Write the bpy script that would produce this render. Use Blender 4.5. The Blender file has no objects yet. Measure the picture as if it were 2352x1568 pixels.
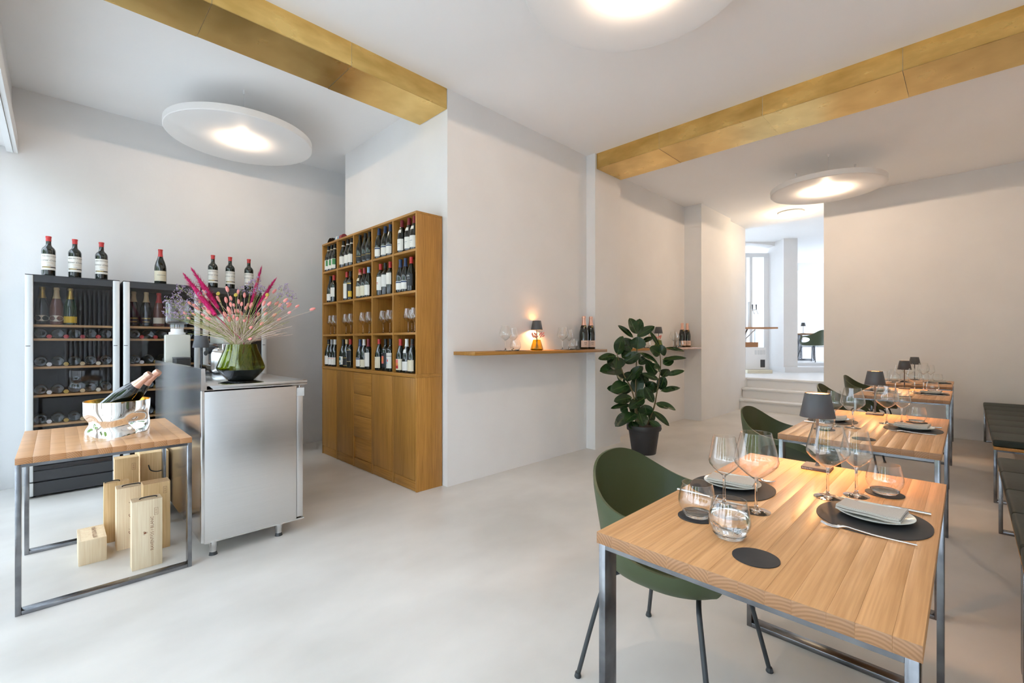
import bpy, bmesh, math, random
from mathutils import Vector, Matrix
random.seed(7)
PI = math.pi
SC = bpy.context.scene
C = SC.collection
D = bpy.data

# ------------------------------------------------------------------ camera
F, H, CX, CY, S2 = 1046.0, 1.26, 1176.0, 784.0, math.sqrt(.5)
cam_d = D.cameras.new('camera'); cam_d.sensor_width = 36.0; cam_d.lens = 36.0 * F / 2352.0
cam_d.clip_start = .02; cam_d.clip_end = 200
cam = D.objects.new('camera', cam_d); C.objects.link(cam)
cam.location = (0, 0, H); cam.rotation_euler = (PI/2, 0, -PI/4)
SC.camera = cam

# ------------------------------------------------------------------ light and exposure
W = D.worlds.new('overcast_sky'); SC.world = W; W.use_nodes = True
bg = W.node_tree.nodes['Background']
bg.inputs['Color'].default_value = (.76, .86, 1.0, 1); bg.inputs['Strength'].default_value = 4.2
SC.view_settings.view_transform = 'Standard'; SC.view_settings.look = 'None'
SC.view_settings.gamma = 1.0; SC.view_settings.use_curve_mapping = False
SC.view_settings.exposure = 0.62
SC.cycles.max_bounces = 9; SC.cycles.diffuse_bounces = 5; SC.cycles.glossy_bounces = 4
SC.cycles.transmission_bounces = 8; SC.cycles.transparent_max_bounces = 24
SC.cycles.sample_clamp_indirect = 6.0; SC.cycles.use_denoising = True; SC.cycles.use_adaptive_sampling = True; SC.cycles.adaptive_threshold = .10; SC.cycles.adaptive_min_samples = 20

def portal(name, loc, rot, sx, sy):
    l = D.lights.new(name, 'AREA'); l.shape = 'RECTANGLE'; l.size = sx; l.size_y = sy
    l.cycles.is_portal = True
    o = D.objects.new(name, l); C.objects.link(o); o.location = loc; o.rotation_euler = rot
portal('daylight_portal', (-.60, 2.5, 1.5), (0, -PI/2, 0), 2.9, 6.4)
_q = Vector((-S2, -S2, 0)).to_track_quat('-Z', 'Y').to_euler()
portal('daylight_portal', (11.95 + .12, 3.68 + .12, 1.9), _q, 1.4, 2.8)
portal('daylight_portal', (15.43, 3.80, 2.0), _q, .9, 3.0)
portal('daylight_portal', (10.65, 5.15, 1.9), _q, 3.0, 2.7)
portal('daylight_portal', (16.5, .60, 2.0), Vector((0, 1, 0)).to_track_quat('-Z', 'Y').to_euler(), 3.8, 2.6)

def lamp_light(name, loc, watts, col, radius):
    l = D.lights.new(name, 'POINT'); l.energy = watts; l.color = col; l.shadow_soft_size = radius
    o = D.objects.new(name, l); C.objects.link(o); o.location = loc
    return o

# ------------------------------------------------------------------ pixel helpers (a pixel is a direction, the plane gives the distance)
def P(px, py, Z):
    l = (px - CX) / F * Z
    return Vector(((Z + l) * S2, (Z - l) * S2, H - (py - CY) / F * Z))
def atz(px, py, z=0.): return P(px, py, F * (H - z) / (py - CY))
def atX(px, py, X): return P(px, py, X / S2 / (1 + (px - CX) / F))
def atY(px, py, Y): return P(px, py, Y / S2 / (1 - (px - CX) / F))

# ------------------------------------------------------------------ materials
def new_mat(name):
    m = D.materials.new(name); m.use_nodes = True
    return m, m.node_tree.nodes, m.node_tree.links, m.node_tree.nodes['Principled BSDF']
def plain(name, col, rough=.5, metal=0., spec=.5, coat=0., emit=None, estr=0., aniso=0., sss=0.):
    m, n, l, b = new_mat(name)
    b.inputs['Base Color'].default_value = (*col, 1); b.inputs['Roughness'].default_value = rough
    b.inputs['Metallic'].default_value = metal; b.inputs['Specular IOR Level'].default_value = spec
    b.inputs['Coat Weight'].default_value = coat; b.inputs['Coat Roughness'].default_value = .05
    b.inputs['Anisotropic'].default_value = aniso
    if emit:
        b.inputs['Emission Color'].default_value = (*emit, 1); b.inputs['Emission Strength'].default_value = estr
    return m
def noise_mat(name, c1, c2, scale=(3, 3, 3), rough=(.5, .5), detail=5., bump=0., bscale=60., metal=0., lo=.3, hi=.7, spec=.5, rnd=0., coord='Object'):
    m, n, l, b = new_mat(name)
    tc = n.new('ShaderNodeTexCoord'); mp = n.new('ShaderNodeMapping'); mp.inputs['Scale'].default_value = scale
    l.new(tc.outputs[coord], mp.inputs['Vector'])
    nz = n.new('ShaderNodeTexNoise'); nz.inputs['Scale'].default_value = 1.; nz.inputs['Detail'].default_value = detail
    l.new(mp.outputs[0], nz.inputs['Vector'])
    cr = n.new('ShaderNodeValToRGB'); cr.color_ramp.elements[0].position = lo; cr.color_ramp.elements[1].position = hi
    cr.color_ramp.elements[0].color = (*c1, 1); cr.color_ramp.elements[1].color = (*c2, 1)
    l.new(nz.outputs['Fac'], cr.inputs[0])
    out = cr.outputs[0]
    if rnd:
        oi = n.new('ShaderNodeObjectInfo'); mr = n.new('ShaderNodeMapRange')
        mr.inputs['To Min'].default_value = 1 - rnd; mr.inputs['To Max'].default_value = 1 + rnd
        l.new(oi.outputs['Random'], mr.inputs['Value'])
        hs = n.new('ShaderNodeHueSaturation'); l.new(mr.outputs[0], hs.inputs['Value']); l.new(out, hs.inputs['Color']); out = hs.outputs[0]
    l.new(out, b.inputs['Base Color'])
    mr = n.new('ShaderNodeMapRange'); mr.inputs['To Min'].default_value = rough[0]; mr.inputs['To Max'].default_value = rough[1]
    l.new(nz.outputs['Fac'], mr.inputs['Value']); l.new(mr.outputs[0], b.inputs['Roughness'])
    b.inputs['Metallic'].default_value = metal; b.inputs['Specular IOR Level'].default_value = spec
    if bump:
        n2 = n.new('ShaderNodeTexNoise'); n2.inputs['Scale'].default_value = bscale; n2.inputs['Detail'].default_value = 6
        l.new(tc.outputs[coord], n2.inputs['Vector'])
        bp = n.new('ShaderNodeBump'); bp.inputs['Strength'].default_value = bump; bp.inputs['Distance'].default_value = .01
        l.new(n2.outputs['Fac'], bp.inputs['Height']); l.new(bp.outputs[0], b.inputs['Normal'])
    return m
def wood(name, light, dark, axis, rough=.45, rnd=.12, fine=1., endgrain=None):
    m, n, l, b = new_mat(name)
    tc = n.new('ShaderNodeTexCoord'); oi = n.new('ShaderNodeObjectInfo')
    ad = n.new('ShaderNodeVectorMath'); ad.operation = 'ADD'
    ml = n.new('ShaderNodeMath'); ml.operation = 'MULTIPLY'; ml.inputs[1].default_value = 37.
    l.new(oi.outputs['Random'], ml.inputs[0]); l.new(tc.outputs['Object'], ad.inputs[0]); l.new(ml.outputs[0], ad.inputs[1])
    def nz(across, along, detail, dist):
        mp = n.new('ShaderNodeMapping'); s = [across]*3; s[axis] = along; mp.inputs['Scale'].default_value = s
        l.new(ad.outputs[0], mp.inputs['Vector'])
        t = n.new('ShaderNodeTexNoise'); t.inputs['Scale'].default_value = 1; t.inputs['Detail'].default_value = detail
        t.inputs['Distortion'].default_value = dist; l.new(mp.outputs[0], t.inputs['Vector'])
        return t.outputs['Fac']
    a = nz(11*fine, .9*fine, 4, 1.2); c = nz(160*fine, 4*fine, 3, .2)
    mx = n.new('ShaderNodeMath'); mx.operation = 'MULTIPLY_ADD'; mx.inputs[1].default_value = .56
    l.new(c, mx.inputs[0]); mm = n.new('ShaderNodeMath'); mm.operation = 'MULTIPLY'; mm.inputs[1].default_value = .48
    l.new(a, mm.inputs[0]); l.new(mm.outputs[0], mx.inputs[2])
    cr = n.new('ShaderNodeValToRGB'); cr.color_ramp.elements[0].position = .36; cr.color_ramp.elements[1].position = .66
    cr.color_ramp.elements[0].color = (*dark, 1); cr.color_ramp.elements[1].color = (*light, 1)
    l.new(mx.outputs[0], cr.inputs[0]); out = cr.outputs[0]
    if endgrain:
        ge = n.new('ShaderNodeNewGeometry'); sx = n.new('ShaderNodeSeparateXYZ'); l.new(ge.outputs['Normal'], sx.inputs[0])
        ab = n.new('ShaderNodeMath'); ab.operation = 'ABSOLUTE'; l.new(sx.outputs[endgrain[0]], ab.inputs[0])
        gt = n.new('ShaderNodeMath'); gt.operation = 'GREATER_THAN'; gt.inputs[1].default_value = .6; l.new(ab.outputs[0], gt.inputs[0])
        wv = n.new('ShaderNodeTexWave'); wv.wave_type = 'RINGS'; wv.rings_direction = 'XYZ'[endgrain[0]]; wv.inputs['Scale'].default_value = 42.
        wv.inputs['Distortion'].default_value = 1.2; wv.inputs['Detail'].default_value = 3
        m2 = n.new('ShaderNodeVectorMath'); m2.operation = 'ADD'
        wn = n.new('ShaderNodeTexWhiteNoise'); wn.noise_dimensions = '1D'; l.new(oi.outputs['Random'], wn.inputs['W'])
        sb = n.new('ShaderNodeVectorMath'); sb.operation = 'MULTIPLY_ADD'; sb.inputs[1].default_value = (.16, .16, .12); sb.inputs[2].default_value = (-.10, -.10, -.70)
        l.new(wn.outputs['Color'], sb.inputs[0]); l.new(tc.outputs['Object'], m2.inputs[0]); l.new(sb.outputs[0], m2.inputs[1])
        l.new(m2.outputs[0], wv.inputs['Vector'])
        c2 = n.new('ShaderNodeValToRGB'); c2.color_ramp.elements[0].color = (*endgrain[1], 1); c2.color_ramp.elements[1].color = (*endgrain[2], 1)
        l.new(wv.outputs['Fac'], c2.inputs[0])
        mi = n.new('ShaderNodeMix'); mi.data_type = 'RGBA'; l.new(gt.outputs[0], mi.inputs['Factor'])
        l.new(out, mi.inputs['A']); l.new(c2.outputs[0], mi.inputs['B']); out = mi.outputs['Result']
    mr = n.new('ShaderNodeMapRange'); mr.inputs['To Min'].default_value = 1 - rnd; mr.inputs['To Max'].default_value = 1 + rnd
    l.new(oi.outputs['Random'], mr.inputs['Value'])
    hs = n.new('ShaderNodeHueSaturation'); l.new(mr.outputs[0], hs.inputs['Value']); l.new(out, hs.inputs['Color'])
    l.new(hs.outputs[0], b.inputs['Base Color']); b.inputs['Roughness'].default_value = rough
    bp = n.new('ShaderNodeBump'); bp.inputs['Strength'].default_value = .08; bp.inputs['Distance'].default_value = .004
    l.new(c, bp.inputs['Height']); l.new(bp.outputs[0], b.inputs['Normal'])
    return m
def thin_glass(name, f0=.045, tint=(.985, .99, .985), edge=(.62, .66, .66), rough=0., power=5.):
    m = D.materials.new(name); m.use_nodes = True; n = m.node_tree.nodes; l = m.node_tree.links
    n.remove(n['Principled BSDF'])
    lw = n.new('ShaderNodeLayerWeight'); lw.inputs['Blend'].default_value = .5
    pw = n.new('ShaderNodeMath'); pw.operation = 'POWER'; pw.inputs[1].default_value = power; l.new(lw.outputs['Facing'], pw.inputs[0])
    ma = n.new('ShaderNodeMath'); ma.operation = 'MULTIPLY_ADD'; ma.inputs[1].default_value = 1 - f0; ma.inputs[2].default_value = f0; l.new(pw.outputs[0], ma.inputs[0])
    p3 = n.new('ShaderNodeMath'); p3.operation = 'POWER'; p3.inputs[1].default_value = 3.; l.new(lw.outputs['Facing'], p3.inputs[0])
    mi = n.new('ShaderNodeMix'); mi.data_type = 'RGBA'; l.new(p3.outputs[0], mi.inputs['Factor'])
    mi.inputs['A'].default_value = (*tint, 1); mi.inputs['B'].default_value = (*edge, 1)
    tr = n.new('ShaderNodeBsdfTransparent'); l.new(mi.outputs['Result'], tr.inputs['Color'])
    gl = n.new('ShaderNodeBsdfGlossy'); gl.inputs['Roughness'].default_value = rough; gl.inputs['Color'].default_value = (1, 1, 1, 1)
    ms = n.new('ShaderNodeMixShader'); l.new(ma.outputs[0], ms.inputs[0]); l.new(tr.outputs[0], ms.inputs[1]); l.new(gl.outputs[0], ms.inputs[2])
    l.new(ms.outputs[0], n['Material Output'].inputs['Surface'])
    return m
def solid_glass(name, col=(1, 1, 1), ior=1.45, rough=0.):
    m, n, l, b = new_mat(name)
    b.inputs['Base Color'].default_value = (*col, 1); b.inputs['Transmission Weight'].default_value = 1.
    b.inputs['Roughness'].default_value = rough; b.inputs['IOR'].default_value = ior
    return m

M = {}
M['plaster'] = noise_mat('white_plaster', (.78, .774, .77), (.81, .806, .802), (2.5, 2.5, 2.5), (.85, .9), bump=.05, bscale=45.)
M['ceil'] = noise_mat('white_ceiling_paint', (.90, .897, .893), (.92, .917, .913), (1.5,)*3, (.9, .95))
M['concrete'] = noise_mat('polished_concrete', (.55, .53, .495), (.73, .71, .675), (1.1, 1.6, 1), (.28, .46), detail=9., bump=.02, bscale=30., lo=.32, hi=.68)
M['pave'] = noise_mat('street_paving', (.62, .61, .59), (.72, .71, .69), (2, 2, 2), (.8, .9))
OL, OD = (.47, .225, .046), (.29, .128, .020)
M['oakz'] = wood('honey_oak_vertical', OL, OD, 2); M['oaky'] = wood('honey_oak_horizontal', OL, OD, 1); M['oakx'] = wood('honey_oak_lengthways', OL, OD, 0)
TL_, TD_ = (.68, .365, .16), (.48, .235, .088)
M['tabx'] = wood('oak_table_stave', TL_, TD_, 0, .38, .05, endgrain=(0, (.26, .125, .052), (.36, .185, .088)))
M['tab_side'] = wood('side_table_oak', (.64, .36, .18), (.50, .265, .12), 0, .4, .05, endgrain=(1, (.33, .15, .06), (.46, .23, .10)))
M['crate'] = wood('pale_pine_crate', (.83, .70, .50), (.70, .53, .33), 2, .6, .10)
M['crate2'] = wood('golden_pine_crate', (.78, .56, .30), (.60, .38, .17), 2, .6, .08)
M['fshelf'] = wood('beech_fridge_shelf', (.62, .36, .15), (.5, .27, .1), 0, .5)
M['steel'] = noise_mat('brushed_stainless', (.68, .685, .69), (.72, .725, .73), (2, 2, 420), (.27, .31), metal=1., detail=2)
M['steel2'] = noise_mat('bright_stainless', (.62, .63, .64), (.74, .75, .76), (2, 2, 2), (.12, .22), metal=1.)
M['frame'] = noise_mat('raw_steel_tube', (.13, .135, .15), (.34, .35, .37), (6, 6, 9), (.16, .32), metal=1., detail=6)
M['brass'] = noise_mat('patinated_brass', (.70, .455, .14), (.90, .63, .23), (3.2, 3.2, 9), (.17, .34), metal=1., detail=7, lo=.35, hi=.62, rnd=.1, bump=.03, bscale=9.)
M['mirror'] = plain('polished_silver', (.93, .92, .90), .03, 1.)
M['gold_in'] = plain('gilt_interior', (.85, .58, .18), .18, 1.)
M['black_metal'] = plain('charcoal_powder_coat', (.035, .04, .045), .42)
M['lampgrey'] = plain('dark_grey_lamp_coat', (.075, .078, .085), .5)
M['shade_in'] = plain('lamp_shade_inner_white', (.8, .78, .74), .6)
M['glow'] = plain('warm_lamp_diffuser', (1, .8, .6), .5, emit=(1, .40, .10), estr=14.)
M['bulb'] = plain('ceiling_lamp_bulb', (1, .9, .7), .5, emit=(1, .66, .28), estr=22.)
M['bulb_off'] = plain('unlit_lamp_diffuser', (.5, .48, .45), .5)
M['disc'] = plain('matt_white_lamp_disc', (.84, .83, .82), .6)
M['white'] = plain('white_paint_gloss', (.80, .81, .82), .35)
M['fridge_white'] = plain('pale_grey_aluminium', (.66, .68, .69), .32, .25)
M['fridge_dark'] = plain('anthracite_plastic', (.035, .037, .042), .38)
M['fridge_in'] = plain('fridge_black_lining', (.028, .027, .030), .5)
M['glass'] = thin_glass('clear_thin_glass', .05, (.992, .995, .992), (.86, .88, .88), power=4.)
M['pane'] = thin_glass('window_pane', .05, (.97, .98, .98), (.8, .85, .85))
M['fpane'] = thin_glass('tinted_fridge_pane', .022, (.86, .86, .88), (.5, .5, .52))
M['sglass'] = solid_glass('clear_solid_glass')
M['water'] = solid_glass('still_water', (1, 1, 1), 1.33)
M['vase'] = thin_glass('olive_green_glass', .05, (.66, .72, .20), (.26, .32, .03))
M['vase_dark'] = plain('smoked_vase_foot', (.006, .008, .007), .08, spec=.25)
M['vase_amber'] = thin_glass('amber_green_glass', .05, (.86, .76, .22), (.42, .36, .04))
M['bottle'] = plain('dark_bottle_glass', (.006, .010, .008), .05, spec=.75, coat=.3)
M['bottle_green'] = plain('green_bottle_glass', (.018, .045, .018), .06, spec=.75, coat=.3)
M['bottle_rose'] = plain('rose_bottle_glass', (.16, .07, .05), .06, spec=.6)
COLS = dict(red=(.50, .03, .03), wine=(.22, .02, .03), blue=(.025, .05, .13), black=(.012, .012, .014), white=(.72, .70, .66), cream=(.70, .63, .47),
            pale=(.78, .75, .69), green=(.05, .22, .07), orange=(.75, .25, .06), teal=(.02, .16, .20), grey=(.35, .35, .36), gold=(.55, .38, .10),
            pink=(.75, .16, .14), lblue=(.25, .42, .60), yellow=(.75, .48, .02), rosegold=(.78, .46, .36), dred=(.35, .03, .04), ltan=(.62, .46, .24), blush=(.74, .55, .46),
            ink=(.05, .04, .035), brown=(.25, .10, .05))
def col(c):
    k = 'col_' + c
    if k not in M:
        M[k] = plain(c + ('_foil' if c in ('gold', 'rosegold') else '_paint'), COLS[c], .32 if c in ('gold', 'rosegold') else .42, .85 if c in ('gold', 'rosegold') else 0.)
    return M[k]
M['chair'] = plain('olive_green_shell', (.056, .074, .031), .42)
M['leather'] = noise_mat('dark_green_leather', (.012, .018, .014), (.020, .028, .022), (20, 20, 20), (.42, .55), bump=.15, bscale=400., spec=.3)
M['slate'] = noise_mat('black_felt_leather', (.018, .018, .020), (.034, .033, .034), (30, 30, 30), (.6, .75))
M['plate'] = plain('pale_grey_stoneware', (.62, .66, .62), .22, coat=.3)
M['napkin'] = noise_mat('stone_linen', (.46, .43, .39), (.52, .49, .44), (300, 300, 300), (.85, .95))
M['cutlery'] = plain('matt_steel_cutlery', (.72, .72, .72), .2, 1.)
M['leaf'] = noise_mat('rubber_plant_leaf', (.008, .028, .008), (.018, .052, .013), (8, 8, 8), (.22, .34), rnd=.3)
M['rib'] = plain('leaf_midrib', (.09, .16, .03), .4)
M['stem'] = noise_mat('plant_stem', (.10, .075, .03), (.16, .12, .05), (20, 20, 20), (.6, .7))
M['pot'] = plain('charcoal_plant_pot', (.022, .022, .025), .5)
M['soil'] = noise_mat('potting_soil', (.02, .012, .008), (.05, .035, .02), (60, 60, 60), (.9, .95))
M['bunny'] = noise_mat('pink_bunny_tail', (.72, .22, .20), (.85, .36, .32), (90, 90, 90), (.8, .9), rnd=.12)
M['plume'] = noise_mat('fuchsia_plume', (.35, .0, .07), (.58, .005, .14), (60, 60, 60), (.75, .85))
M['straw'] = noise_mat('dried_stem', (.46, .33, .25), (.66, .52, .43), (30, 30, 30), (.7, .8))
M['gstem'] = noise_mat('olive_stem', (.20, .23, .04), (.32, .34, .09), (30, 30, 30), (.7, .8))
M['statice'] = noise_mat('lilac_statice', (.20, .13, .30), (.48, .36, .50), (120, 120, 120), (.8, .9))
M['button'] = noise_mat('mustard_button_flower', (.28, .18, .02), (.5, .36, .06), (200, 200, 200), (.8, .9))
M['greige'] = plain('greige_enamel', (.50, .49, .43), .35)
M['clear'] = thin_glass('clear_plastic', .14, (.84, .86, .88), (.55, .58, .62), power=3.)
M['cable'] = plain('black_cord', (.015, .015, .015), .6)
M['tile_board'] = plain('cream_board', (.72, .68, .55), .5)

# ------------------------------------------------------------------ mesh helpers
def V(*a): return Vector(a)
def box(bm, x0, x1, y0, y1, z0, z1, mtx=None):
    vs = [bm.verts.new((x, y, z)) for x in (x0, x1) for y in (y0, y1) for z in (z0, z1)]
    if mtx:
        for v in vs: v.co = mtx @ v.co
    for f in ((0, 1, 3, 2), (4, 6, 7, 5), (0, 4, 5, 1), (2, 3, 7, 6), (0, 2, 6, 4), (1, 5, 7, 3)):
        bm.faces.new([vs[i] for i in f])
    return vs
def bev(bm, w, seg=2):
    bmesh.ops.bevel(bm, geom=bm.edges[:], offset=w, segments=seg, affect='EDGES', profile=.5, clamp_overlap=True)
def lathe(bm, prof, seg=24, c=(0, 0, 0), a0=0., a1=2*PI, mtx=None):
    full = abs(a1 - a0 - 2*PI) < 1e-6
    n = seg if full else seg + 1
    rings = []
    for r, z in prof:
        if r < 1e-6: rings.append([bm.verts.new((c[0], c[1], c[2] + z))]); continue
        rings.append([bm.verts.new((c[0] + r*math.cos(a0 + (a1-a0)*i/seg), c[1] + r*math.sin(a0 + (a1-a0)*i/seg), c[2] + z)) for i in range(n)])
    for A, B in zip(rings, rings[1:]):
        for i in range(seg):
            j = (i + 1) % n
            if len(A) == 1 and len(B) == 1: continue
            if len(A) == 1: bm.faces.new((A[0], B[j], B[i]))
            elif len(B) == 1: bm.faces.new((A[i], A[j], B[0]))
            else: bm.faces.new((A[i], A[j], B[j], B[i]))
    if mtx:
        for R in rings:
            for v in R: v.co = mtx @ v.co
def tube(bm, pts, r, seg=8, cap=True):
    pts = [Vector(p) for p in pts]; rr = r if hasattr(r, '__len__') else [r]*len(pts)
    rings = []; up = None
    for i, p in enumerate(pts):
        t = (pts[min(i+1, len(pts)-1)] - pts[max(i-1, 0)]).normalized()
        if up is None:
            up = Vector((0, 0, 1)) if abs(t.z) < .9 else Vector((1, 0, 0))
        a = t.cross(up).normalized(); up = a.cross(t).normalized()
        rings.append([bm.verts.new(p + rr[i]*(a*math.cos(2*PI*k/seg) + up*math.sin(2*PI*k/seg))) for k in range(seg)])
    for A, B in zip(rings, rings[1:]):
        for k in range(seg): bm.faces.new((A[k], A[(k+1) % seg], B[(k+1) % seg], B[k]))
    if cap:
        bm.faces.new(rings[0][::-1]); bm.faces.new(rings[-1])
def spline(pts, n=6):
    pts = [Vector(p) for p in pts]; out = []
    for i in range(len(pts)-1):
        p0, p1, p2, p3 = pts[max(i-1, 0)], pts[i], pts[i+1], pts[min(i+2, len(pts)-1)]
        for k in range(n):
            t = k/n
            out.append(.5*((2*p1) + (p2-p0)*t + (2*p0-5*p1+4*p2-p3)*t*t + (3*p1-p0-3*p2+p3)*t**3))
    out.append(pts[-1]); return out
def mesh(bm, m, smooth=None, fix=True):
    if fix: bmesh.ops.recalc_face_normals(bm, faces=bm.faces[:])
    me = D.meshes.new('m'); bm.to_mesh(me); bm.free()
    if smooth is not None:
        me.shade_smooth() if smooth == 180 else me.shade_smooth()
        if smooth != 180: me.set_sharp_from_angle(angle=math.radians(smooth))
    if m is not None:
        for x in (m if isinstance(m, list) else [m]): me.materials.append(x)
    return me
def link(name, me, parent=None, loc=None, rot=None):
    me.name = name
    o = D.objects.new(name, me); C.objects.link(o)
    if parent: o.parent = parent
    if loc is not None: o.location = loc
    if rot is not None: o.rotation_euler = rot
    return o
def obj(name, bm, m, parent=None, smooth=None, loc=None, rot=None, fix=True):
    return link(name, mesh(bm, m, smooth, fix), parent, loc, rot)
def B(name, m, x0, x1, y0, y1, z0, z1, parent=None, bv=0., smooth=None):
    bm = bmesh.new(); box(bm, x0, x1, y0, y1, z0, z1)
    if bv: bev(bm, bv)
    return obj(name, bm, m, parent, 40 if bv else smooth)
def L(name, m, prof, parent=None, seg=24, c=(0, 0, 0), smooth=40, **k):
    bm = bmesh.new(); lathe(bm, prof, seg, c, **k); return obj(name, bm, m, parent, smooth)
def Tb(name, m, pts, r, parent=None, seg=8):
    bm = bmesh.new(); tube(bm, pts, r, seg); return obj(name, bm, m, parent, 50)
def tag(o, label, cat, group=None):
    o['label'] = label; o['category'] = cat
    if group: o['group'] = group
    return o
def T(name, label, cat, loc=(0, 0, 0), rz=0., group=None, rot=None):
    o = D.objects.new(name, None); C.objects.link(o); o.empty_display_size = .05
    o.location = loc; o.rotation_euler = rot if rot else (0, 0, rz)
    return tag(o, label, cat, group)
def struct(o, label=None):
    o['kind'] = 'structure'
    if label: o['label'] = label
    return o
def dup(root, loc, rz=0., label=None, group=None):
    r = root.copy(); C.objects.link(r); r.location = loc; r.rotation_euler = (0, 0, rz)
    if label: r['label'] = label
    if group: r['group'] = group
    for ch in list(root.children):
        c = ch.copy(); C.objects.link(c); c.parent = r
        for g in ch.children:
            d = g.copy(); C.objects.link(d); d.parent = c
    return r
_tc = {}
def text_geo(s, size=1., shear=0., sx=1., align='LEFT'):
    key = (s, shear)
    if key not in _tc:
        cu = D.curves.new('t', 'FONT'); cu.body = s; cu.size = 1.; cu.shear = shear; cu.resolution_u = 2
        o = D.objects.new('t', cu); C.objects.link(o)
        dg = bpy.context.evaluated_depsgraph_get(); me = D.meshes.new_from_object(o.evaluated_get(dg))
        _tc[key] = ([v.co.copy() for v in me.vertices], [tuple(p.vertices) for p in me.polygons])
        D.objects.remove(o); D.curves.remove(cu); D.meshes.remove(me)
    vs, fs = _tc[key]
    w = max(v.x for v in vs)
    off = 0 if align == 'LEFT' else -w/2
    return [Vector(((v.x + off)*size*sx, v.y*size, 0)) for v in vs], fs
def add_text(bm, s, size, fn, shear=0., sx=1., align='CENTER'):
    vs, fs = text_geo(s, size, shear, sx, align)
    bv = [bm.verts.new(fn(v.x, v.y)) for v in vs]
    for f in fs:
        try: bm.faces.new([bv[i] for i in f])
        except ValueError: pass

# ------------------------------------------------------------------ the setting
CZ = 3.45
struct(B('floor', M['concrete'], -.75, 9.0, -.9, 6.0, -.12, 0), 'pale polished concrete floor')
struct(B('ground', M['pave'], -14, -.75, -10, 16, -.2, -.03), 'street paving outside the shopfront')
struct(B('ground_back', M['pave'], 9.6, 30, -12, .69, .3, .4), 'paved yard behind the building'); struct(B('ground_yard', M['pave'], 9.7, 30, 9, 20, .3, .4), 'paved yard beyond the bay window')
struct(B('ceiling', M['ceil'], -.75, 9.5, -.9, 6.0, CZ, CZ + .15))
struct(B('wall_back', M['plaster'], -.42, 9.5, 5.8, 6.0, 0, CZ))
struct(B('wall_middle', M['plaster'], 2.393, 9.46, 3.263, 5.156, 0, CZ))
struct(B('wall_niche', M['plaster'], 2.393, 4.43, 3.185, 3.2629, 0, CZ))
struct(B('wall_pilaster', M['plaster'], 4.4301, 4.975, 3.061, 3.2629, 0, CZ))
struct(B('wall_pier', M['plaster'], 7.235, 8.5, 2.985, 3.2629, 0, CZ))
struct(B('wall_stair', M['plaster'], 8.5001, 9.46, 3.05, 3.2629, 0, CZ))
struct(B('trim_1', M['plaster'], 8.5002, 8.98, 3.0, 3.0499, 0, 1.86), 'low white boxing beside the stairs')
struct(B('wall_stair_base', M['white'], 9.461, 9.609, 3.046, 3.269, 0, .555)); struct(B('floor_landing_edge', M['white'], 9.611, 9.859, 3.046, 6.6, .46, .56))
struct(B('wall_end', M['plaster'], 8.3, 8.85, -.9, 1.554, 0, CZ))
struct(B('wall_right', M['plaster'], -.75, 8.3, -.9, -.75, 0, CZ))
struct(B('wall_corridor', M['plaster'], 6.2, 6.3, 5.157, 5.8, 0, CZ))
struct(B('wall_front', M['plaster'], -.42, -.27, -.75, 5.8, 2.92, CZ), 'white plaster header above the shopfront glazing')
bm = bmesh.new(); box(bm, -.26, -.235, -.75, 5.78, 2.875, 3.02); box(bm, -.30, -.262, -.75, 5.74, 2.865, 2.92)
struct(obj('trim_2', bm, M['white']), 'white painted boards edging the window header')
bm = bmesh.new(); box(bm, 8.292, 8.3, -.75, 1.55, 0, .018)
struct(obj('baseboard_end', bm, M['plaster']))
ys = [-.75, .55, 1.85, 3.15, 4.45, 5.78]
for i in range(5):
    a, b = ys[i] + .002, ys[i+1] - .002
    bm = bmesh.new()
    box(bm, -.50, -.43, a, a+.06, 0, 2.91); box(bm, -.50, -.43, b-.06, b, 0, 2.91)
    box(bm, -.50, -.43, a+.06, b-.06, 2.83, 2.91); box(bm, -.50, -.43, a+.06, b-.06, 0, .10)
    w = struct(obj(f'window_{i+1}', bm, M['white']), 'tall white shopfront window')
    B('pane', M['pane'], -.472, -.466, a+.06, b-.06, .10, 2.83, w)

# beams clad with brass sheets
def brass_beam(name, label, runs, face):
    e = struct(D.objects.new(name, None), label); C.objects.link(e)
    for i, (a, b) in enumerate(zip(runs, runs[1:])):
        g = .0012
        lo, hi = min(a, b) + g, max(a, b) - g
        dz = .0022*(i % 2)
        if face == 'R':
            B('brass_sheet', M['brass'], 4.455, 4.457, lo, hi, 3.276 + dz, CZ, e); B('brass_sheet', M['brass'], 4.455, 4.974, lo, hi, 3.272 + dz, 3.2745 + dz, e)
            B('brass_sheet', M['brass'], 4.972, 4.974, lo, hi, 3.276 + dz, CZ, e)
        else:
            B('brass_sheet', M['brass'], lo, hi, 3.188, 3.190, 3.276 + dz, CZ, e); B('brass_sheet', M['brass'], lo, hi, 3.188, 3.602, 3.272 + dz, 3.2745 + dz, e)
            B('brass_sheet', M['brass'], lo, hi, 3.600, 3.602, 3.276 + dz, CZ, e)
    if face == 'R': B('beam_core', M['ceil'], 4.459, 4.970, -.74, 3.05, 3.28, CZ - .001, e)
    else: B('beam_core', M['ceil'], -.22, 2.385, 3.192, 3.598, 3.28, CZ - .001, e)
brass_beam('trim_3', 'brass clad ceiling beam over the bar', [2.39, 1.527, .655, -.23], 'L')
brass_beam('trim_4', 'brass clad ceiling beam over the dining tables', [3.058, 2.28, 1.294, .341, -.74], 'R')

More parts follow.
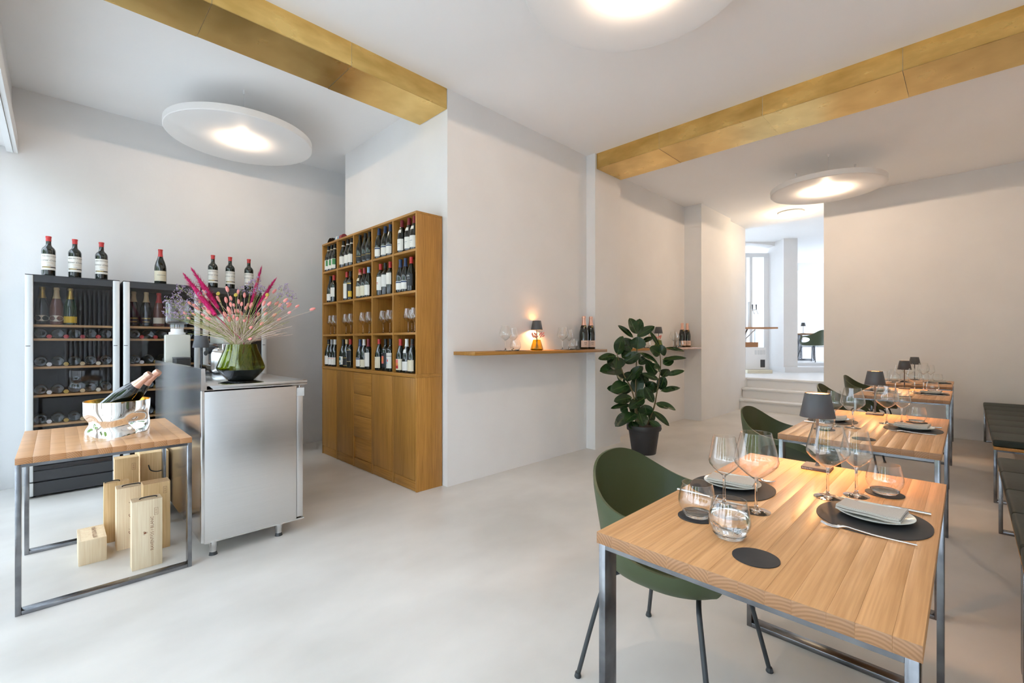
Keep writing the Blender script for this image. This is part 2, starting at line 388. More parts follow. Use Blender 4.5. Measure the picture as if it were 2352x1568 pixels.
# steps up to the bright back room
st = struct(D.objects.new('trim_5', None), 'white steps up to the back room'); C.objects.link(st)
for i, (x0, z) in enumerate(((8.97, .19), (9.25, .375), (9.52, .56))):
    x1 = (9.25, 9.52, 9.8)[i]
    B('step', M['white'], x0 + .03, x1 + .06, .9, 3.045, 0 if i == 0 else z - .185, z - .035, st)
    B('tread', M['white'], x0, x1 + .05, .9, 3.045, z - .035, z, st, .006)
def rf(x, z, fw): return V(x*S2 + fw*S2, -x*S2 + fw*S2, z)     # right / forward frame of the back room
RF = Matrix.Rotation(-PI/4, 4, 'Z')
def RB(name, m, x0, x1, f0, f1, z0, z1, parent=None, bv=0.):
    bm = bmesh.new(); box(bm, x0, x1, f0, f1, z0, z1)
    if bv: bev(bm, bv)
    for v in bm.verts: v.co = RF @ v.co
    return obj(name, bm, m, parent, 40 if bv else None)
def X_(px, Z): return (px - CX)/F*Z
def Z_(py, Z): return H - (py - CY)/F*Z
LZ = .56
bm = bmesh.new()
vv = [bm.verts.new(p) for p in ((9.86, 3.3, LZ), (9.86, .9, LZ), (18.4, .9, LZ), (18.4, 3.2, LZ), (10.5, 8.5, LZ), (9.86, 6.6, LZ))]
bm.faces.new(vv); r = bmesh.ops.extrude_face_region(bm, geom=bm.faces[:])
for v in r['geom']:
    if isinstance(v, bmesh.types.BMVert): v.co.z -= .1
struct(obj('floor_landing', bm, M['white']), 'pale landing floor of the back room')
bm = bmesh.new()
vv = [bm.verts.new(p) for p in ((9.501, 7.0, 3.6), (9.501, .6, 3.6), (19.0, .6, 3.6), (19, 3.2, 3.6), (11.5, 10.5, 3.6))]
bm.faces.new(vv); r = bmesh.ops.extrude_face_region(bm, geom=bm.faces[:])
for v in r['geom']:
    if isinstance(v, bmesh.types.BMVert): v.co.z += .1
struct(obj('ceiling_back_room', bm, M['ceil']))
# column between the window bay and the upper room
ZC = 10.35
struct(RB('wall_column', M['plaster'], X_(1800, ZC), X_(1832, ZC), ZC, ZC + 1.0, .4, 3.6))
# window wall: frame and panes
wa = X_(1700, 11.0)
ew = struct(D.objects.new('window_6', None), 'tall white casement window of the back room'); C.objects.link(ew)
ZW = 10.95
zt = Z_(581, ZW)
for (a, b, c_, d) in ((1690, 1714.5, None, None), (1722, 1728.5, None, None), (1754.5, 1768, None, None)):
    RB('window_frame', M['white'], X_(a, ZW), X_(b, ZW), ZW, ZW + .08, LZ, zt, ew)
RB('window_frame', M['white'], X_(1690, ZW), X_(1768, ZW), ZW - .01, ZW + .09, zt - .10, zt, ew)
RB('window_frame', M['white'], X_(1690, ZW), X_(1768, ZW), ZW - .01, ZW + .09, LZ, LZ + .14, ew)
for (a, b) in ((1714.5, 1722), (1728.5, 1754.5)):
    RB('pane', M['pane'], X_(a, ZW), X_(b, ZW), ZW + .03, ZW + .036, LZ + .14, zt - .10, ew)
for px in (1739, 1749):
    RB('rail_bar', M['fridge_white'], X_(px, ZW) - .02, X_(px, ZW) + .02, ZW + .3, ZW + .34, LZ - .3, Z_(757, ZW), ew)
# shallow arch over the window
bm = bmesh.new()
n = 12; x0, x1 = X_(1690, ZW), X_(1790, ZW); pts = []
for i in range(n + 1):
    t = i/n; x = x0 + (x1 - x0)*t; pts.append((x, 2.99 + .5*0 + (Z_(563, ZW) - 2.99) + .0*t - .12*(t**2)))
lo = [bm.verts.new(RF @ V(x, ZW - .25, z)) for x, z in pts]; hi = [bm.verts.new(RF @ V(x, ZW - .25, 3.62)) for x, z in pts]
lo2 = [bm.verts.new(RF @ V(x, ZW + .1, z)) for x, z in pts]; hi2 = [bm.verts.new(RF @ V(x, ZW + .1, 3.62)) for x, z in pts]
for i in range(n):
    bm.faces.new((lo[i], lo[i+1], hi[i+1], hi[i])); bm.faces.new((lo[i+1], lo[i], lo2[i], lo2[i+1])); bm.faces.new((lo2[i], hi2[i], hi2[i+1], lo2[i+1]))
struct(obj('wall_arch', bm, M['plaster']), 'shallow plaster arch over the back room window')
# upper room beyond
struct(RB('floor_upper_step', M['white'], X_(1803, 10.3), 9.0, 10.30, 10.9, .45, .68)); struct(RB('floor_upper', M['white'], X_(1828, 10.9), 9.5, 10.9, 14.2, .45, .745))
struct(RB('wall_far', M['plaster'], X_(1838, 13.6), 11.0, 13.6, 13.8, .4, 4.0)); struct(RB('wall_far_left', M['plaster'], 6.0, 7.9, 13.6, 13.8, .4, 4.0)); struct(RB('wall_far_header', M['plaster'], 7.9, X_(1838, 13.6), 13.6, 13.8, 3.37, 4.0))
struct(RB('wall_upper_side', M['plaster'], 6.2, 6.49, 11.36, 13.6, .4, 4.0)); struct(RB('wall_bay_side', M['plaster'], 2.4, X_(1690, 11.0), 11.0, 11.2, 3.2, 4.0)); struct(B('wall_stair_side', M['plaster'], 8.86, 14.6, .7, .89, 0, 4.0)); struct(B('wall_upper_header', M['plaster'], 14.6, 18.5, .7, .89, 3.3, 4.0))
w7 = struct(D.objects.new('window_7', None), 'wide white unseen window added to brighten the back room bay'); C.objects.link(w7)  # out-of-view window, added so more daylight reaches the back room
for k_ in range(4): RB('window_frame', M['white'], 2.4 + k_*.97, 2.48 + k_*.97, 11.02, 11.1, LZ, 3.2, w7)
RB('pane', M['pane'], 2.48, X_(1690, 11.0), 11.05, 11.056, LZ, 3.2, w7)
w8 = struct(D.objects.new('window_8', None), 'row of unseen white windows added to light the upper back room'); C.objects.link(w8)  # unseen glazing put in to brighten the upper room
for k_ in range(4): B('window_frame', M['white'], 14.6 + k_*1.2, 14.68 + k_*1.2, .74, .82, .74, 3.3, w8)
B('pane', M['pane'], 14.68, 18.4, .776, .782, .745, 3.3, w8)
struct(B('wall_back_room', M['plaster'], 9.46, 9.6, 3.27, 7.0, 0, 3.6))

# ------------------------------------------------------------------ oak wine bookcase
BX0, BX1, BY0, BY1 = 2.123, 2.383, 3.247, 5.158
bc = T('bookcase', 'tall honey oak bookcase of wine bottles with doors and drawers below', 'bookcase', (BX0, BY0, 0))
W_, cw, DEP = BY1 - BY0, (BY1 - BY0)/5, BX1 - BX0
t_ = .020
SH = [.985, 1.338, 1.692, 2.042]                       # shelf top surfaces
for y in (0, W_ - t_):
    B('side_panel', M['oakz'], 0, DEP, y, y + t_, .985, 2.333, bc, .0015); B('side_panel', M['oakz'], 0, DEP, y, y + t_, 0, .955, bc, .0015)
B('top_board', M['oaky'], -.002, DEP, 0, W_, 2.3332, 2.353, bc, .0015)
B('middle_board', M['oaky'], -.004, DEP, -.001, W_ + .001, .9555, .9848, bc, .0015)
B('back_panel', M['oakz'], DEP - .008, DEP - .002, t_, W_ - t_, .03, 2.33, bc)
for i in range(1, 5):
    y = i*cw
    B('divider', M['oakz'], 0.001, DEP - .009, y - t_/2, y + t_/2, .9852, 2.333, bc, .001); B('divider', M['oakz'], 0.001, DEP - .009, y - t_/2, y + t_/2, 0, .955, bc, .001)
for i in range(5):
    a = i*cw + (t_ if i == 0 else t_/2) + .0006; b = (i+1)*cw - (t_ if i == 4 else t_/2) - .0006
    for z in SH[1:]:
        B('shelf_board', M['oaky'], .003, DEP - .009, a, b, z - t_, z, bc, .001)
    B('plinth_board', M['oaky'], .004, .022, a, b, .002, .089, bc, .001)
    if i == 2:
        for k in range(4):
            z0 = .0935 + k*.2153
            o = B('drawer_front', M['oaky'], -.001 if k else .012, .02, a + .002, b - .002, z0, z0 + .2115, bc, .0015)
    else:
        B('door', M['oakz'], -.001, .02, a + .002, b - .002, .0935, .952, bc, .0015)
bm = bmesh.new()
for i in range(1, 6):
    y = i*cw - (t_/2 if i < 5 else t_)
    for xx in (.06,):
        for k in range(38):
            z = 1.02 + k*.034
            box(bm, xx, xx + .005, y - .0012, y - .0002, z, z + .005)
o = obj('peg_holes', bm, M['col_brown'] if 'col_brown' in M else col('brown'), bc); o['kind'] = 'stuff'

# ------------------------------------------------------------------ bottles
PROF = {
 'burg': ([(0, .004), (.030, .002), (.0385, .004), (.041, .010), (.0412, .135), (.039, .158), (.031, .190), (.0215, .217), (.0165, .240), (.0145, .262), (.0142, .285), (.0158, .286), (.0158, .295), (.0142, .296), (0, .296)], .0412),
 'bord': ([(0, .004), (.030, .002), (.036, .004), (.0375, .009), (.0378, .187), (.0365, .200), (.030, .214), (.0205, .224), (.0155, .234), (.0145, .250), (.0142, .286), (.0158, .287), (.0158, .297), (.0142, .298), (0, .298)], .0378),
 'champ': ([(0, .004), (.034, .002), (.0425, .005), (.0440, .012), (.0442, .145), (.042, .168), (.034, .202), (.024, .232), (.0185, .256), (.0165, .282), (.0155, .298), (.0185, .300), (.0185, .310), (.0165, .318), (0, .320)], .0442),
}
_mc = {}
def cached(key, fn):
    if key not in _mc: _mc[key] = fn()
    return _mc[key]
def cap_prof(prof, z0, ztop, grow=.0006):
    out = []; pts = [(r, z) for r, z in prof if z > .01]
    def rad(z):
        for (r0, a), (r1, b) in zip(pts, pts[1:]):
            if a <= z <= b and b > a: return r0 + (r1-r0)*(z-a)/(b-a)
        return pts[-1][0]
    zs = [z0] + [z for r, z in pts if z0 < z < ztop]
    out = [(rad(z) + grow, z) for z in zs]
    return [(rad(z0), z0)] + out + [(out[-1][0], ztop + grow), (0, ztop + grow)]
def rad_at(kind, z):
    pts = [(r, zz) for r, zz in PROF[kind][0] if zz > .003]
    for (r0, a), (r1, b) in zip(pts, pts[1:]):
        if a <= z <= b and b > a: return r0 + (r1-r0)*(z-a)/(b-a)
    return pts[-1][0]
def bottle(name, label, loc, kind='burg', cap='black', capz=None, lab=None, labz=(.03, .115), band=None, neck=None, neckz=(.222, .232), shield=None,
           glass='bottle', sc=1., rz=PI, group=None, arc=1.25, text=None, art=None, rot=None, cat='wine bottle', seg=20):
    t = T(name, label, cat, loc, rz, group, rot); t.scale = (sc,)*3
    prof, R = PROF[kind]; top = prof[-1][1]
    link('glass_body', cached(('g', kind, glass, seg), lambda: mesh(lambda_l(prof, seg), M[glass], 50)), t)
    cz = capz or top - .055
    if cap: link('capsule', cached(('c', kind, cap, cz, seg), lambda: mesh(lambda_l(cap_prof(prof, cz, top), seg), col(cap), 50)), t)
    def patch(z0, z1, grow, a, kk, mat, cx=0.):
        def f():
            n = 6; pr = [(rad_at(kind, z0 + (z1-z0)*i/n) + grow, z0 + (z1-z0)*i/n) for i in range(n+1)]
            b_ = bmesh.new(); lathe(b_, pr, 12, a0=cx-a, a1=cx+a); return mesh(b_, mat, 180, False)
        return cached(('p', kind, z0, z1, grow, a, kk, cx), f)
    if lab:
        lo = link('label', patch(*labz, .0005, arc, lab, col(lab)), t)
        if band: link('label_band', patch(labz[1] - .016, labz[1] - .004, .0008, arc*.98, band, col(band)), lo)
        if art: 
            for (za, zb, aa, cxx, cc) in art: link('label_print', patch(za, zb, .0009, aa, cc, col(cc), cxx), lo)
        if text:
            bm = bmesh.new()
            for (s, z, size, shear, c_, ax) in text:
                add_text(bm, s, size, lambda x, y: V((R+.0011)*math.cos(x/R + ax), (R+.0011)*math.sin(x/R + ax), z + y), shear)
            obj('label_lettering', bm, col(text[0][4]), lo, fix=False)
    if neck: link('neck_band', patch(*neckz, .0008, PI, neck, col(neck)), t)
    if shield: link('neck_label', patch(.175, .205, .0008, .75, shield, col(shield)), t)
    return t
def lambda_l(prof, seg):
    b_ = bmesh.new(); lathe(b_, prof, seg); return b_

colname = ['beside the back wall', 'second column from the back', 'middle column above the drawers', 'second column from the white pillar', 'column next to the white pillar']
ROWS = [
 (3, [(0, 'black bottle with half green label', [751.9, 759.5, 767], dict(kind='burg', cap='black', neck='cream', neckz=(.232, .246), lab='pale', labz=(.02, .125), art=[(.06, .122, .45, .8, 'green')])),
      (1, 'black bottle with white neck band', [788.9, 799.6, 807], dict(kind='burg', cap='black', neck='pale', neckz=(.23, .245), lab='pale', labz=(.035, .12))),
      (2, 'black bottle with gold lined dark label', [825.8, 839.3, 849], dict(kind='burg', cap='black', lab='black', labz=(.02, .085), art=[(.068, .071, 1.2, 0, 'gold'), (.045, .06, .2, -.6, 'gold')])),
      (3, 'blue capped bottle with blue banded label', [870, 885, 897], dict(kind='burg', cap='blue', capz=.225, lab='pale', labz=(.02, .105), band='blue', art=[(.055, .07, .08, -.5, 'gold')])),
      (4, 'dark red capped bottle with white neck shield', [923.5, 939.8, 952], dict(kind='burg', cap='wine', capz=.228, lab='pale', labz=(.02, .12), shield='pale', art=[(.075, .080, .5, 0, 'grey'), (.06, .062, .3, 0, 'grey')]))]),
 (2, [(0, None, [], {}), ]),
]
_cell = {}
def Bt(row, px, label, group=None, **k):
    z = SH[row] + .0008
    xx = BX0 + .047
    y = atX(px, 700, xx).y
    ci = int((y - .02 - BY0)/cw); ci = max(0, min(4, ci)); ci = [c for c, (a, b) in enumerate(((740, 774), (774, 812), (812, 855), (855, 903), (903, 957))) if a <= px < b][0]
    hi = BY1 - ci*cw - (t_ if ci == 0 else t_/2) - .043; lo = BY1 - (ci + 1)*cw + (t_ if ci == 4 else t_/2) + .043
    y = max(lo, min(hi, y)); prev = _cell.get((row, ci))
    if prev is not None: y = min(y, prev - .0835)
    if y < lo: y, xx = max(lo, y), (xx if y >= lo - .002 else xx + .085)
    _cell[(row, ci)] = y
    return bottle('wine_bottle', label, (xx, y, z), group=group, **k)
for c, txt, xs, k in ROWS[0][1]:
    for px, nn_ in zip(xs, ('farthest from the pillar', 'between the other two', 'nearest the pillar')): Bt(3, px, f'{txt}, top row, {nn_}', **k)
r1 = 'third row up in bookcase'
Bt(2, 759.5, 'black capped wine bottle with low white label, ' + r1 + ' near back wall', kind='burg', cap='black', capz=.225, lab='pale', labz=(.022, .095))
Bt(2, 767.5, 'red capped wine bottle with orange mark on white label, ' + r1, kind='bord', cap='red', lab='pale', labz=(.06, .16), art=[(.10, .14, .35, -.5, 'orange')])
Bt(2, 797, 'bright red capped wine bottle with tall white label, ' + r1, kind='bord', cap='red', lab='pale', labz=(.02, .175))
Bt(2, 805, 'black wine bottle with black and gold label, ' + r1, kind='bord', cap='black', lab='black', labz=(.02, .175), art=[(.165, .175, 1.2, 0, 'gold'), (.06, .10, .2, -.5, 'gold'), (.03, .09, .5, .9, 'yellow')])
Bt(2, 826.6, 'red capped wine bottle with white neck shield and cream label, ' + r1, kind='burg', cap='red', neck='cream', neckz=(.238, .262), shield='cream', lab='cream', labz=(.02, .12))
Bt(2, 837.3, 'crimson capped wine bottle with cream label, ' + r1, kind='burg', cap='dred', lab='cream', labz=(.02, .12), art=[(.08, .095, .12, -.4, 'red')])
Bt(2, 847, 'pale blue capped wine bottle with white label, ' + r1, kind='burg', cap='lblue', lab='pale', labz=(.02, .12))
Bt(2, 874.3, 'red capped wine bottle with red script label, ' + r1, kind='bord', cap='red', lab='pale', labz=(.05, .175), art=[(.115, .121, .5, -.15, 'red'), (.124, .135, .08, -.55, 'red'), (.104, .107, .3, .1, 'red')])
Bt(2, 885.2, 'green black capped wine bottle with grey white label, ' + r1, kind='bord', cap='black', lab='white', labz=(.075, .185))
Bt(2, 896.5, 'scarlet capped wine bottle half hidden by the divider, ' + r1, kind='bord', cap='red', lab='pale', labz=(.09, .195))
for px in (915, 927): Bt(2, px, 'blue capped wine bottle with blue banded label, ' + r1 + (', by divider' if px < 920 else ', by red cap'), kind='burg', cap='blue', capz=.225, lab='pale', labz=(.025, .10), band='blue', art=[(.055, .07, .08, -.5, 'gold')])
Bt(2, 945, 'red capped wine bottle with black label and white lettering, ' + r1, kind='burg', cap='red', capz=.24, lab='black', labz=(.045, .15), text=[('ANDRA', .125, .02, 0, 'white', -.25)], art=[(.108, .111, .7, 0, 'grey'), (.095, .098, .3, -.4, 'white')])
r3 = 'bottom row of bookcase'
Bt(0, 754, 'gold ringed black capped wine bottle with white label, ' + r3, kind='burg', cap='black', neck='gold', neckz=(.237, .241), lab='pale', labz=(.02, .115))
Bt(0, 760.8, 'grey capped wine bottle with white label, ' + r3, kind='burg', cap='grey', lab='pale', labz=(.02, .10), art=[(.085, .089, .8, 0, 'pink')])
Bt(0, 768, 'white capped wine bottle with white label, ' + r3, kind='burg', cap='white', lab='pale', labz=(.02, .10), art=[(.085, .089, .8, 0, 'pink')])
Bt(0, 784.5, 'black capped wine bottle with teal picture label, ' + r3, kind='burg', cap='black', capz=.225, lab='pale', labz=(.03, .115), art=[(.036, .108, .6, -.2, 'teal'), (.05, .075, .3, .1, 'white')])
Bt(0, 794, 'cream capped wine bottle with black and gold label, ' + r3, kind='burg', cap='ltan', capz=.245, lab='black', labz=(.02, .105), art=[(.100, .105, 1.2, 0, 'gold'), (.02, .025, 1.2, 0, 'gold'), (.07, .08, .3, -.3, 'cream')])
Bt(0, 804, 'tall red capped wine bottle with wide black label, ' + r3, kind='bord', cap='red', lab='black', labz=(.065, .185), art=[(.183, .188, 1.2, 0, 'ltan'), (.065, .069, 1.2, 0, 'ltan'), (.15, .16, .3, -.4, 'cream')])
Bt(0, 823.5, 'navy capped wine bottle with dark banded white label, ' + r3, kind='burg', cap='blue', capz=.225, lab='pale', labz=(.025, .11), band='blue')
Bt(0, 833.5, 'white capped wine bottle with small cream label, ' + r3, kind='burg', cap='white', capz=.235, lab='cream', labz=(.02, .095), art=[(.03, .04, .1, 0, 'ink'), (.07, .076, .3, -.2, 'ltan')])
Bt(0, 846.5, 'burgundy capped wine bottle with large off white label, ' + r3, kind='bord', cap='wine', capz=.225, lab='pale', labz=(.03, .165), art=[(.135, .145, .15, -.6, 'grey'), (.115, .12, .4, -.3, 'grey')])
Bt(0, 871, 'red capped wine bottle with cream label and dark lettering, ' + r3, kind='burg', cap='red', capz=.25, lab='cream', labz=(.025, .13), art=[(.108, .118, .12, -.55, 'ink'), (.108, .118, .10, -.2, 'ink'), (.094, .102, .25, -.4, 'ink'), (.07, .0715, .35, .1, 'ltan')])
Bt(0, 886, 'black wine bottle with pink and yellow picture label, ' + r3, kind='bord', cap='black', lab='black', labz=(.035, .17), art=[(.07, .14, .7, -.2, 'pink'), (.09, .125, .3, .1, 'orange'), (.16, .165, .4, -.3, 'white')])
Bt(0, 897, 'black wine bottle with white label and blue red painting, ' + r3, kind='bord', cap='black', lab='pale', labz=(.03, .17), art=[(.138, .142, 1.2, 0, 'ink'), (.07, .12, .35, -.2, 'lblue'), (.09, .11, .2, .2, 'pink')])
Bt(0, 918.5, 'red capped wine bottle with red abstract picture label, ' + r3, kind='burg', cap='red', capz=.238, lab='cream', labz=(.022, .12), art=[(.075, .115, .6, -.15, 'pink'), (.035, .07, .6, -.1, 'red'), (.06, .085, .35, .1, 'orange')])
Bt(0, 934.5, 'wide white capped wine bottle with white neck shield, ' + r3, kind='burg', cap='white', capz=.23, lab='white', labz=(.022, .10), shield='white')
Bt(0, 947, 'red ringed black capped wine bottle with cream label, ' + r3, kind='burg', cap='black', capz=.222, neck='red', neckz=(.245, .248), lab='cream', labz=(.02, .115), art=[(.085, .105, .06, -.6, 'ink')])
Bt(0, 954.5, 'dark wine bottle with cream label against the side panel, ' + r3, kind='burg', cap='wine', lab='cream', labz=(.02, .105))

# a boxed blue-ended tube lying on top of the bookcase
t = T('gift_tube', 'small blue ended round tin lying on top of the bookcase', 'tin', (2.2, 4.92, 2.3535))
Rt = Matrix.Rotation(-PI/2, 4, 'X')
bm = bmesh.new(); lathe(bm, [(0, 0), (.034, 0), (.034, .16), (0, .16)], 20); [setattr(v, 'co', V(v.co.x, -v.co.z, v.co.y + .034)) for v in bm.verts]; obj('tin_body', bm, col('lblue'), t, 40)
bm = bmesh.new(); lathe(bm, [(.0345, .02), (.036, .02), (.036, .05), (.0345, .05)], 20); [setattr(v, 'co', V(v.co.x, -v.co.z, v.co.y + .034)) for v in bm.verts]; obj('tin_ring', bm, col('white'), t, 40)
bm = bmesh.new(); lathe(bm, [(.0345, .10), (.0352, .10), (.0352, .16), (0, .161)], 20); [setattr(v, 'co', V(v.co.x, -v.co.z, v.co.y + .034)) for v in bm.verts]; obj('tin_lid', bm, col('wine'), t, 40)
t = T('coiled_strap', 'white edged black strap curled on top of the bookcase', 'strap', (2.18, 5.02, 2.3535))
bm = bmesh.new()
pts = [V(0, .07, .003), V(0, .05, .028), V(0, .02, .048), V(0, -.015, .055), V(0, -.05, .045)]
sp = spline(pts, 5)
for a, b in zip(sp, sp[1:]):
    for k, (u, w) in enumerate(((-.03, .03),)):
        vs = [bm.verts.new((u, a.y, a.z)), bm.verts.new((w, a.y, a.z)), bm.verts.new((w, b.y, b.z)), bm.verts.new((u, b.y, b.z))]; bm.faces.new(vs)
bmesh.ops.remove_doubles(bm, verts=bm.verts[:], dist=1e-5); bmesh.ops.solidify(bm, geom=bm.faces[:], thickness=.006)
obj('strap_band', bm, col('black'), t, 50)
Tb('strap_edge', col('white'), [V(-.032, p.y, p.z + .004) for p in sp], .003, t, 6)

# ------------------------------------------------------------------ glassware
def glass_prof(pts, th=.0011):
    inner = [(max(r - th, 0), z + (th if i == 0 else 0)) for i, (r, z) in enumerate(pts)]
    return pts + inner[::-1]
BIG = [(0.0035, .096), (.012, .099), (.030, .112), (.048, .128), (.0585, .141), (.0605, .150), (.0585, .165), (.053, .190), (.046, .215), (.0415, .234)]
SML = [(0.0033, .092), (.010, .095), (.022, .105), (.034, .117), (.0425, .128), (.0445, .136), (.0425, .152), (.038, .178), (.034, .198), (.0315, .213)]
def stem_prof(hb, fr):
    return [(0, 0), (fr, 0), (fr, .0012), (fr*.6, .0028), (.010, .0055), (.0052, .012), (.0038, .025), (.0036, hb - .02), (.0045, hb - .006), (.008, hb + .003), (0, hb + .004)]
def make_glass(name, label, big, loc, group=None, tumbler=False, seg=32):
    t = T(name, label, 'wine glass' if not tumbler else 'tumbler', loc, 0, group)
    if tumbler:
        pts = [(.0, .0035), (.030, .0045), (.0365, .008), (.049, .030), (.0515, .040), (.0505, .052), (.0455, .078), (.0415, .096)]
        link('glass_wall', cached(('tw', seg), lambda: mesh(lambda_l(pts[1:] + [(r - .0014, z) for r, z in pts[1:]][::-1], seg), M['glass'], 60)), t)
        link('glass_base', cached(('tb', seg), lambda: mesh(lambda_l([(0, 0), (.029, 0), (.0345, .004), (.040, .0125), (.036, .0118), (.02, .0095), (0, .009)], seg), M['sglass'], 60)), t)
        return t
    p = BIG if big else SML
    link('bowl', cached(('bw', big, seg), lambda: mesh(lambda_l(p + [(r - .0011, z) for r, z in p][::-1][:-1] + [(0, p[0][1] + .002)], seg), M['glass'], 60)), t)
    link('stem', cached(('sf', big, seg), lambda: mesh(lambda_l(stem_prof(p[0][1], .039 if big else .036), seg), M['sglass'], 60)), t)
    return t
gx = [(0, [756.5, 768]), (1, [794.7, 806]), (2, [833.5, 848]), (3, [880, 895.4]), (4, [937.5, 952])]
for c, xs in gx:
    for px in xs:
        hi = BY1 - c*cw - .062; p = atX(px, 700, BX0 + .07); yy = min(p.y, hi - (.095 if px != xs[0] else 0))
        make_glass('wine_glass', ('rear wine glass' if px == xs[0] else 'wine glass nearer the pillar') + ' on the bookcase glass row, ' + colname[c], False, (BX0 + .07, yy, SH[1] + .0006), None, seg=20)
p = atX(946, 700, BX0 + .17); make_glass('wine_glass', 'wine glass at the rear of the bookcase glass row, by the white pillar', False, (p.x, p.y, SH[1] + .0006), seg=20)

# ------------------------------------------------------------------ wine fridges
FY = 5.29
fz = [1.398, 1.285, 1.055, .825, .585, .345]
def fridge(x0, label):
    w, d, h = .572, .48, 1.795
    t = T('wine_fridge', label, 'fridge', (x0, FY, 0), 0)
    bm = bmesh.new()
    box(bm, .004, .03, .03, d, .03, h - .002); box(bm, w - .03, w - .004, .03, d, .03, h - .002); box(bm, .03, w - .03, d - .03, d, .03, h - .002)
    box(bm, .03, w - .03, .03, d - .03, h - .05, h - .002); box(bm, .03, w - .03, .03, d - .03, .03, .25)
    obj('cabinet', bm, M['fridge_in'], t)
    B('top_cover', M['fridge_dark'], .0, w, .0, d, h - .0015, h + .0035, t)
    dr = B('door', M['fridge_dark'], .046, w - .046, .0, .028, h - .055, h - .003, t)
    B('door_bottom_rail', M['fridge_dark'], .046, w - .046, 0, .028, .135, .215, dr)
    for a in (.0, w - .046):
        p = B('door_post', M['fridge_white'], a, a + .046, -.012, .028, .135, h - .003, dr, .006)
        B('handle_groove', M['fridge_dark'], a + .004, a + .030, -.0135, -.010, 1.222, 1.227, p)
    B('door_pane', M['fpane'], .046, w - .046, .006, .012, .215, h - .055, dr)
    B('plinth', M['fridge_dark'], .046, w - .046, .004, .03, .02, .122, t)
    for a in (.0, w - .046): B('plinth_post', M['fridge_white'], a, a + .046, -.008, .03, .02, .126, t, .004)
    for a in (.04, w - .04): L('foot', M['black_metal'], [(0, 0), (.018, 0), (.018, .006), (.008, .008), (.008, .02), (0, .02)], t, 12, (a, .06, 0))
    for z in fz:
        bm = bmesh.new(); box(bm, .032, w - .032, .034, d - .034, z - .018, z)
        obj('shelf_board', bm, M['fshelf'], t)
    return t
FXS = [-.178, .417, 1.012]
fl = ['wine fridge with radiator reflected in its glass, beside the window wall', 'middle wine fridge standing between its two neighbours', 'wine fridge behind the big flower vase, next to the bare wall']
fr = [fridge(x, l_) for x, l_ in zip(FXS, fl)]
fn = ['window side fridge', 'middle fridge', 'fridge behind flowers']
def lying(x, z, lab, group, cap='red', flip=False):
    t = T('lying_wine_bottle', lab, 'wine bottle', (x, FY + .06, z + .0415), 0, group, rot=(-PI/2, 0, 0))
    if flip: t.rotation_euler = (PI/2, 0, 0); t.location.y = FY + .06 + .30
    prof = PROF['burg'][0]
    pp = [(0, .020), (.012, .014), (.026, .004), (.036, .001)] + prof[3:]
    link('glass_body', cached(('ly',), lambda: mesh(lambda_l(pp, 16), M['bottle'], 50)), t)
    link('capsule', cached(('lc', cap), lambda: mesh(lambda_l(cap_prof(prof, .241, .296), 16), col(cap), 50)), t)
shelf_names = ['narrow upper shelf', 'second shelf', 'third shelf', 'fourth shelf', 'fifth shelf']
for k in range(3):
    for j, z in enumerate(fz[1:]):
        n5 = 5
        for i in range(n5):
            x = FXS[k] + .085 + i*.1
            lying(x, z, f'dark bottle lying base outward, {shelf_names[j]} of {fn[k]}', f'base-out bottles, {shelf_names[j]}, {fn[k]}')
        if k < 2 and j < 4:
            for i in range(4):
                x = FXS[k] + .135 + i*.1
                c_ = ('red', 'red', 'dred', 'red') if j == 0 else ('white', 'gold', 'ltan', 'cream')
                t = T('lying_wine_bottle', f'bottle lying neck outward with {c_[i]} capsule, {shelf_names[j]} of {fn[k]}', 'wine bottle', (x, FY + .05 + .30, z + .035), 0, f'neck-out bottles, {shelf_names[j]}, {fn[k]}', rot=(PI/2, 0, 0))
                t.location.z = z + .0125 + .004
                link('bottle_neck', cached(('nk',), lambda: mesh(lambda_l([(0, .14), (.016, .15), (.0152, .24), (.0142, .27), (.0142, .296), (0, .2965)], 14), M['bottle'], 50)), t)
                link('capsule', cached(('nc', c_[i]), lambda: mesh(lambda_l([(.0155, .20), (.0162, .24), (.0160, .2975), (0, .2978)], 14), col(c_[i]), 50)), t)
def oval(kind, z, hw, hh, R, c_):
    b_ = bmesh.new(); ctr = b_.verts.new((R, 0, z)); ring = []
    for i in range(20):
        a = 2*PI*i/20; an = hw*math.cos(a)/R; ring.append(b_.verts.new((R*math.cos(an), R*math.sin(an), z + hh*math.sin(a))))
    for i in range(20): b_.faces.new((ctr, ring[i], ring[(i+1) % 20]))
    return mesh(b_, col(c_), 180, False)
FCH = [(97, 'champ', 'gold', 'bottle', 'black champagne bottle with gold foil and oval label in wine fridge beside window', 'oval'),
       (130, 'champ', 'ltan', 'bottle_rose', 'brown rose champagne bottle with pale gold foil and oval label in wine fridge', 'oval'),
       (162, 'champ', 'gold', 'bottle_green', 'green champagne bottle with gold foil and yellow label in wine fridge', 'yellow')]
for px, kd, cp, gl, lb, ll in FCH:
    p = atY(px, 735, FY + .13)
    t = bottle('champagne_bottle', lb, (p.x, FY + .13, fz[0] + .0006), kind=kd, cap=cp, capz=.225, glass=gl, sc=.98, rz=-PI/2 - .1, lab=None if ll == 'oval' else 'yellow', labz=(.02, .075), cat='champagne bottle')
    if ll == 'oval':
        o = link('label', oval(kd, .055, .056, .026, .0448, 'cream'), t)
FCH2 = [(307, 'champ', 'ltan', 'bottle', 'black champagne bottle with dull gold foil in middle wine fridge', 'black'), (336, 'champ', 'ltan', 'bottle', 'black champagne bottle with gold printed black label in middle wine fridge', 'black'), (365, 'champ', 'red', 'bottle_rose', 'red foiled champagne bottle with pale label in middle wine fridge', 'cream')]
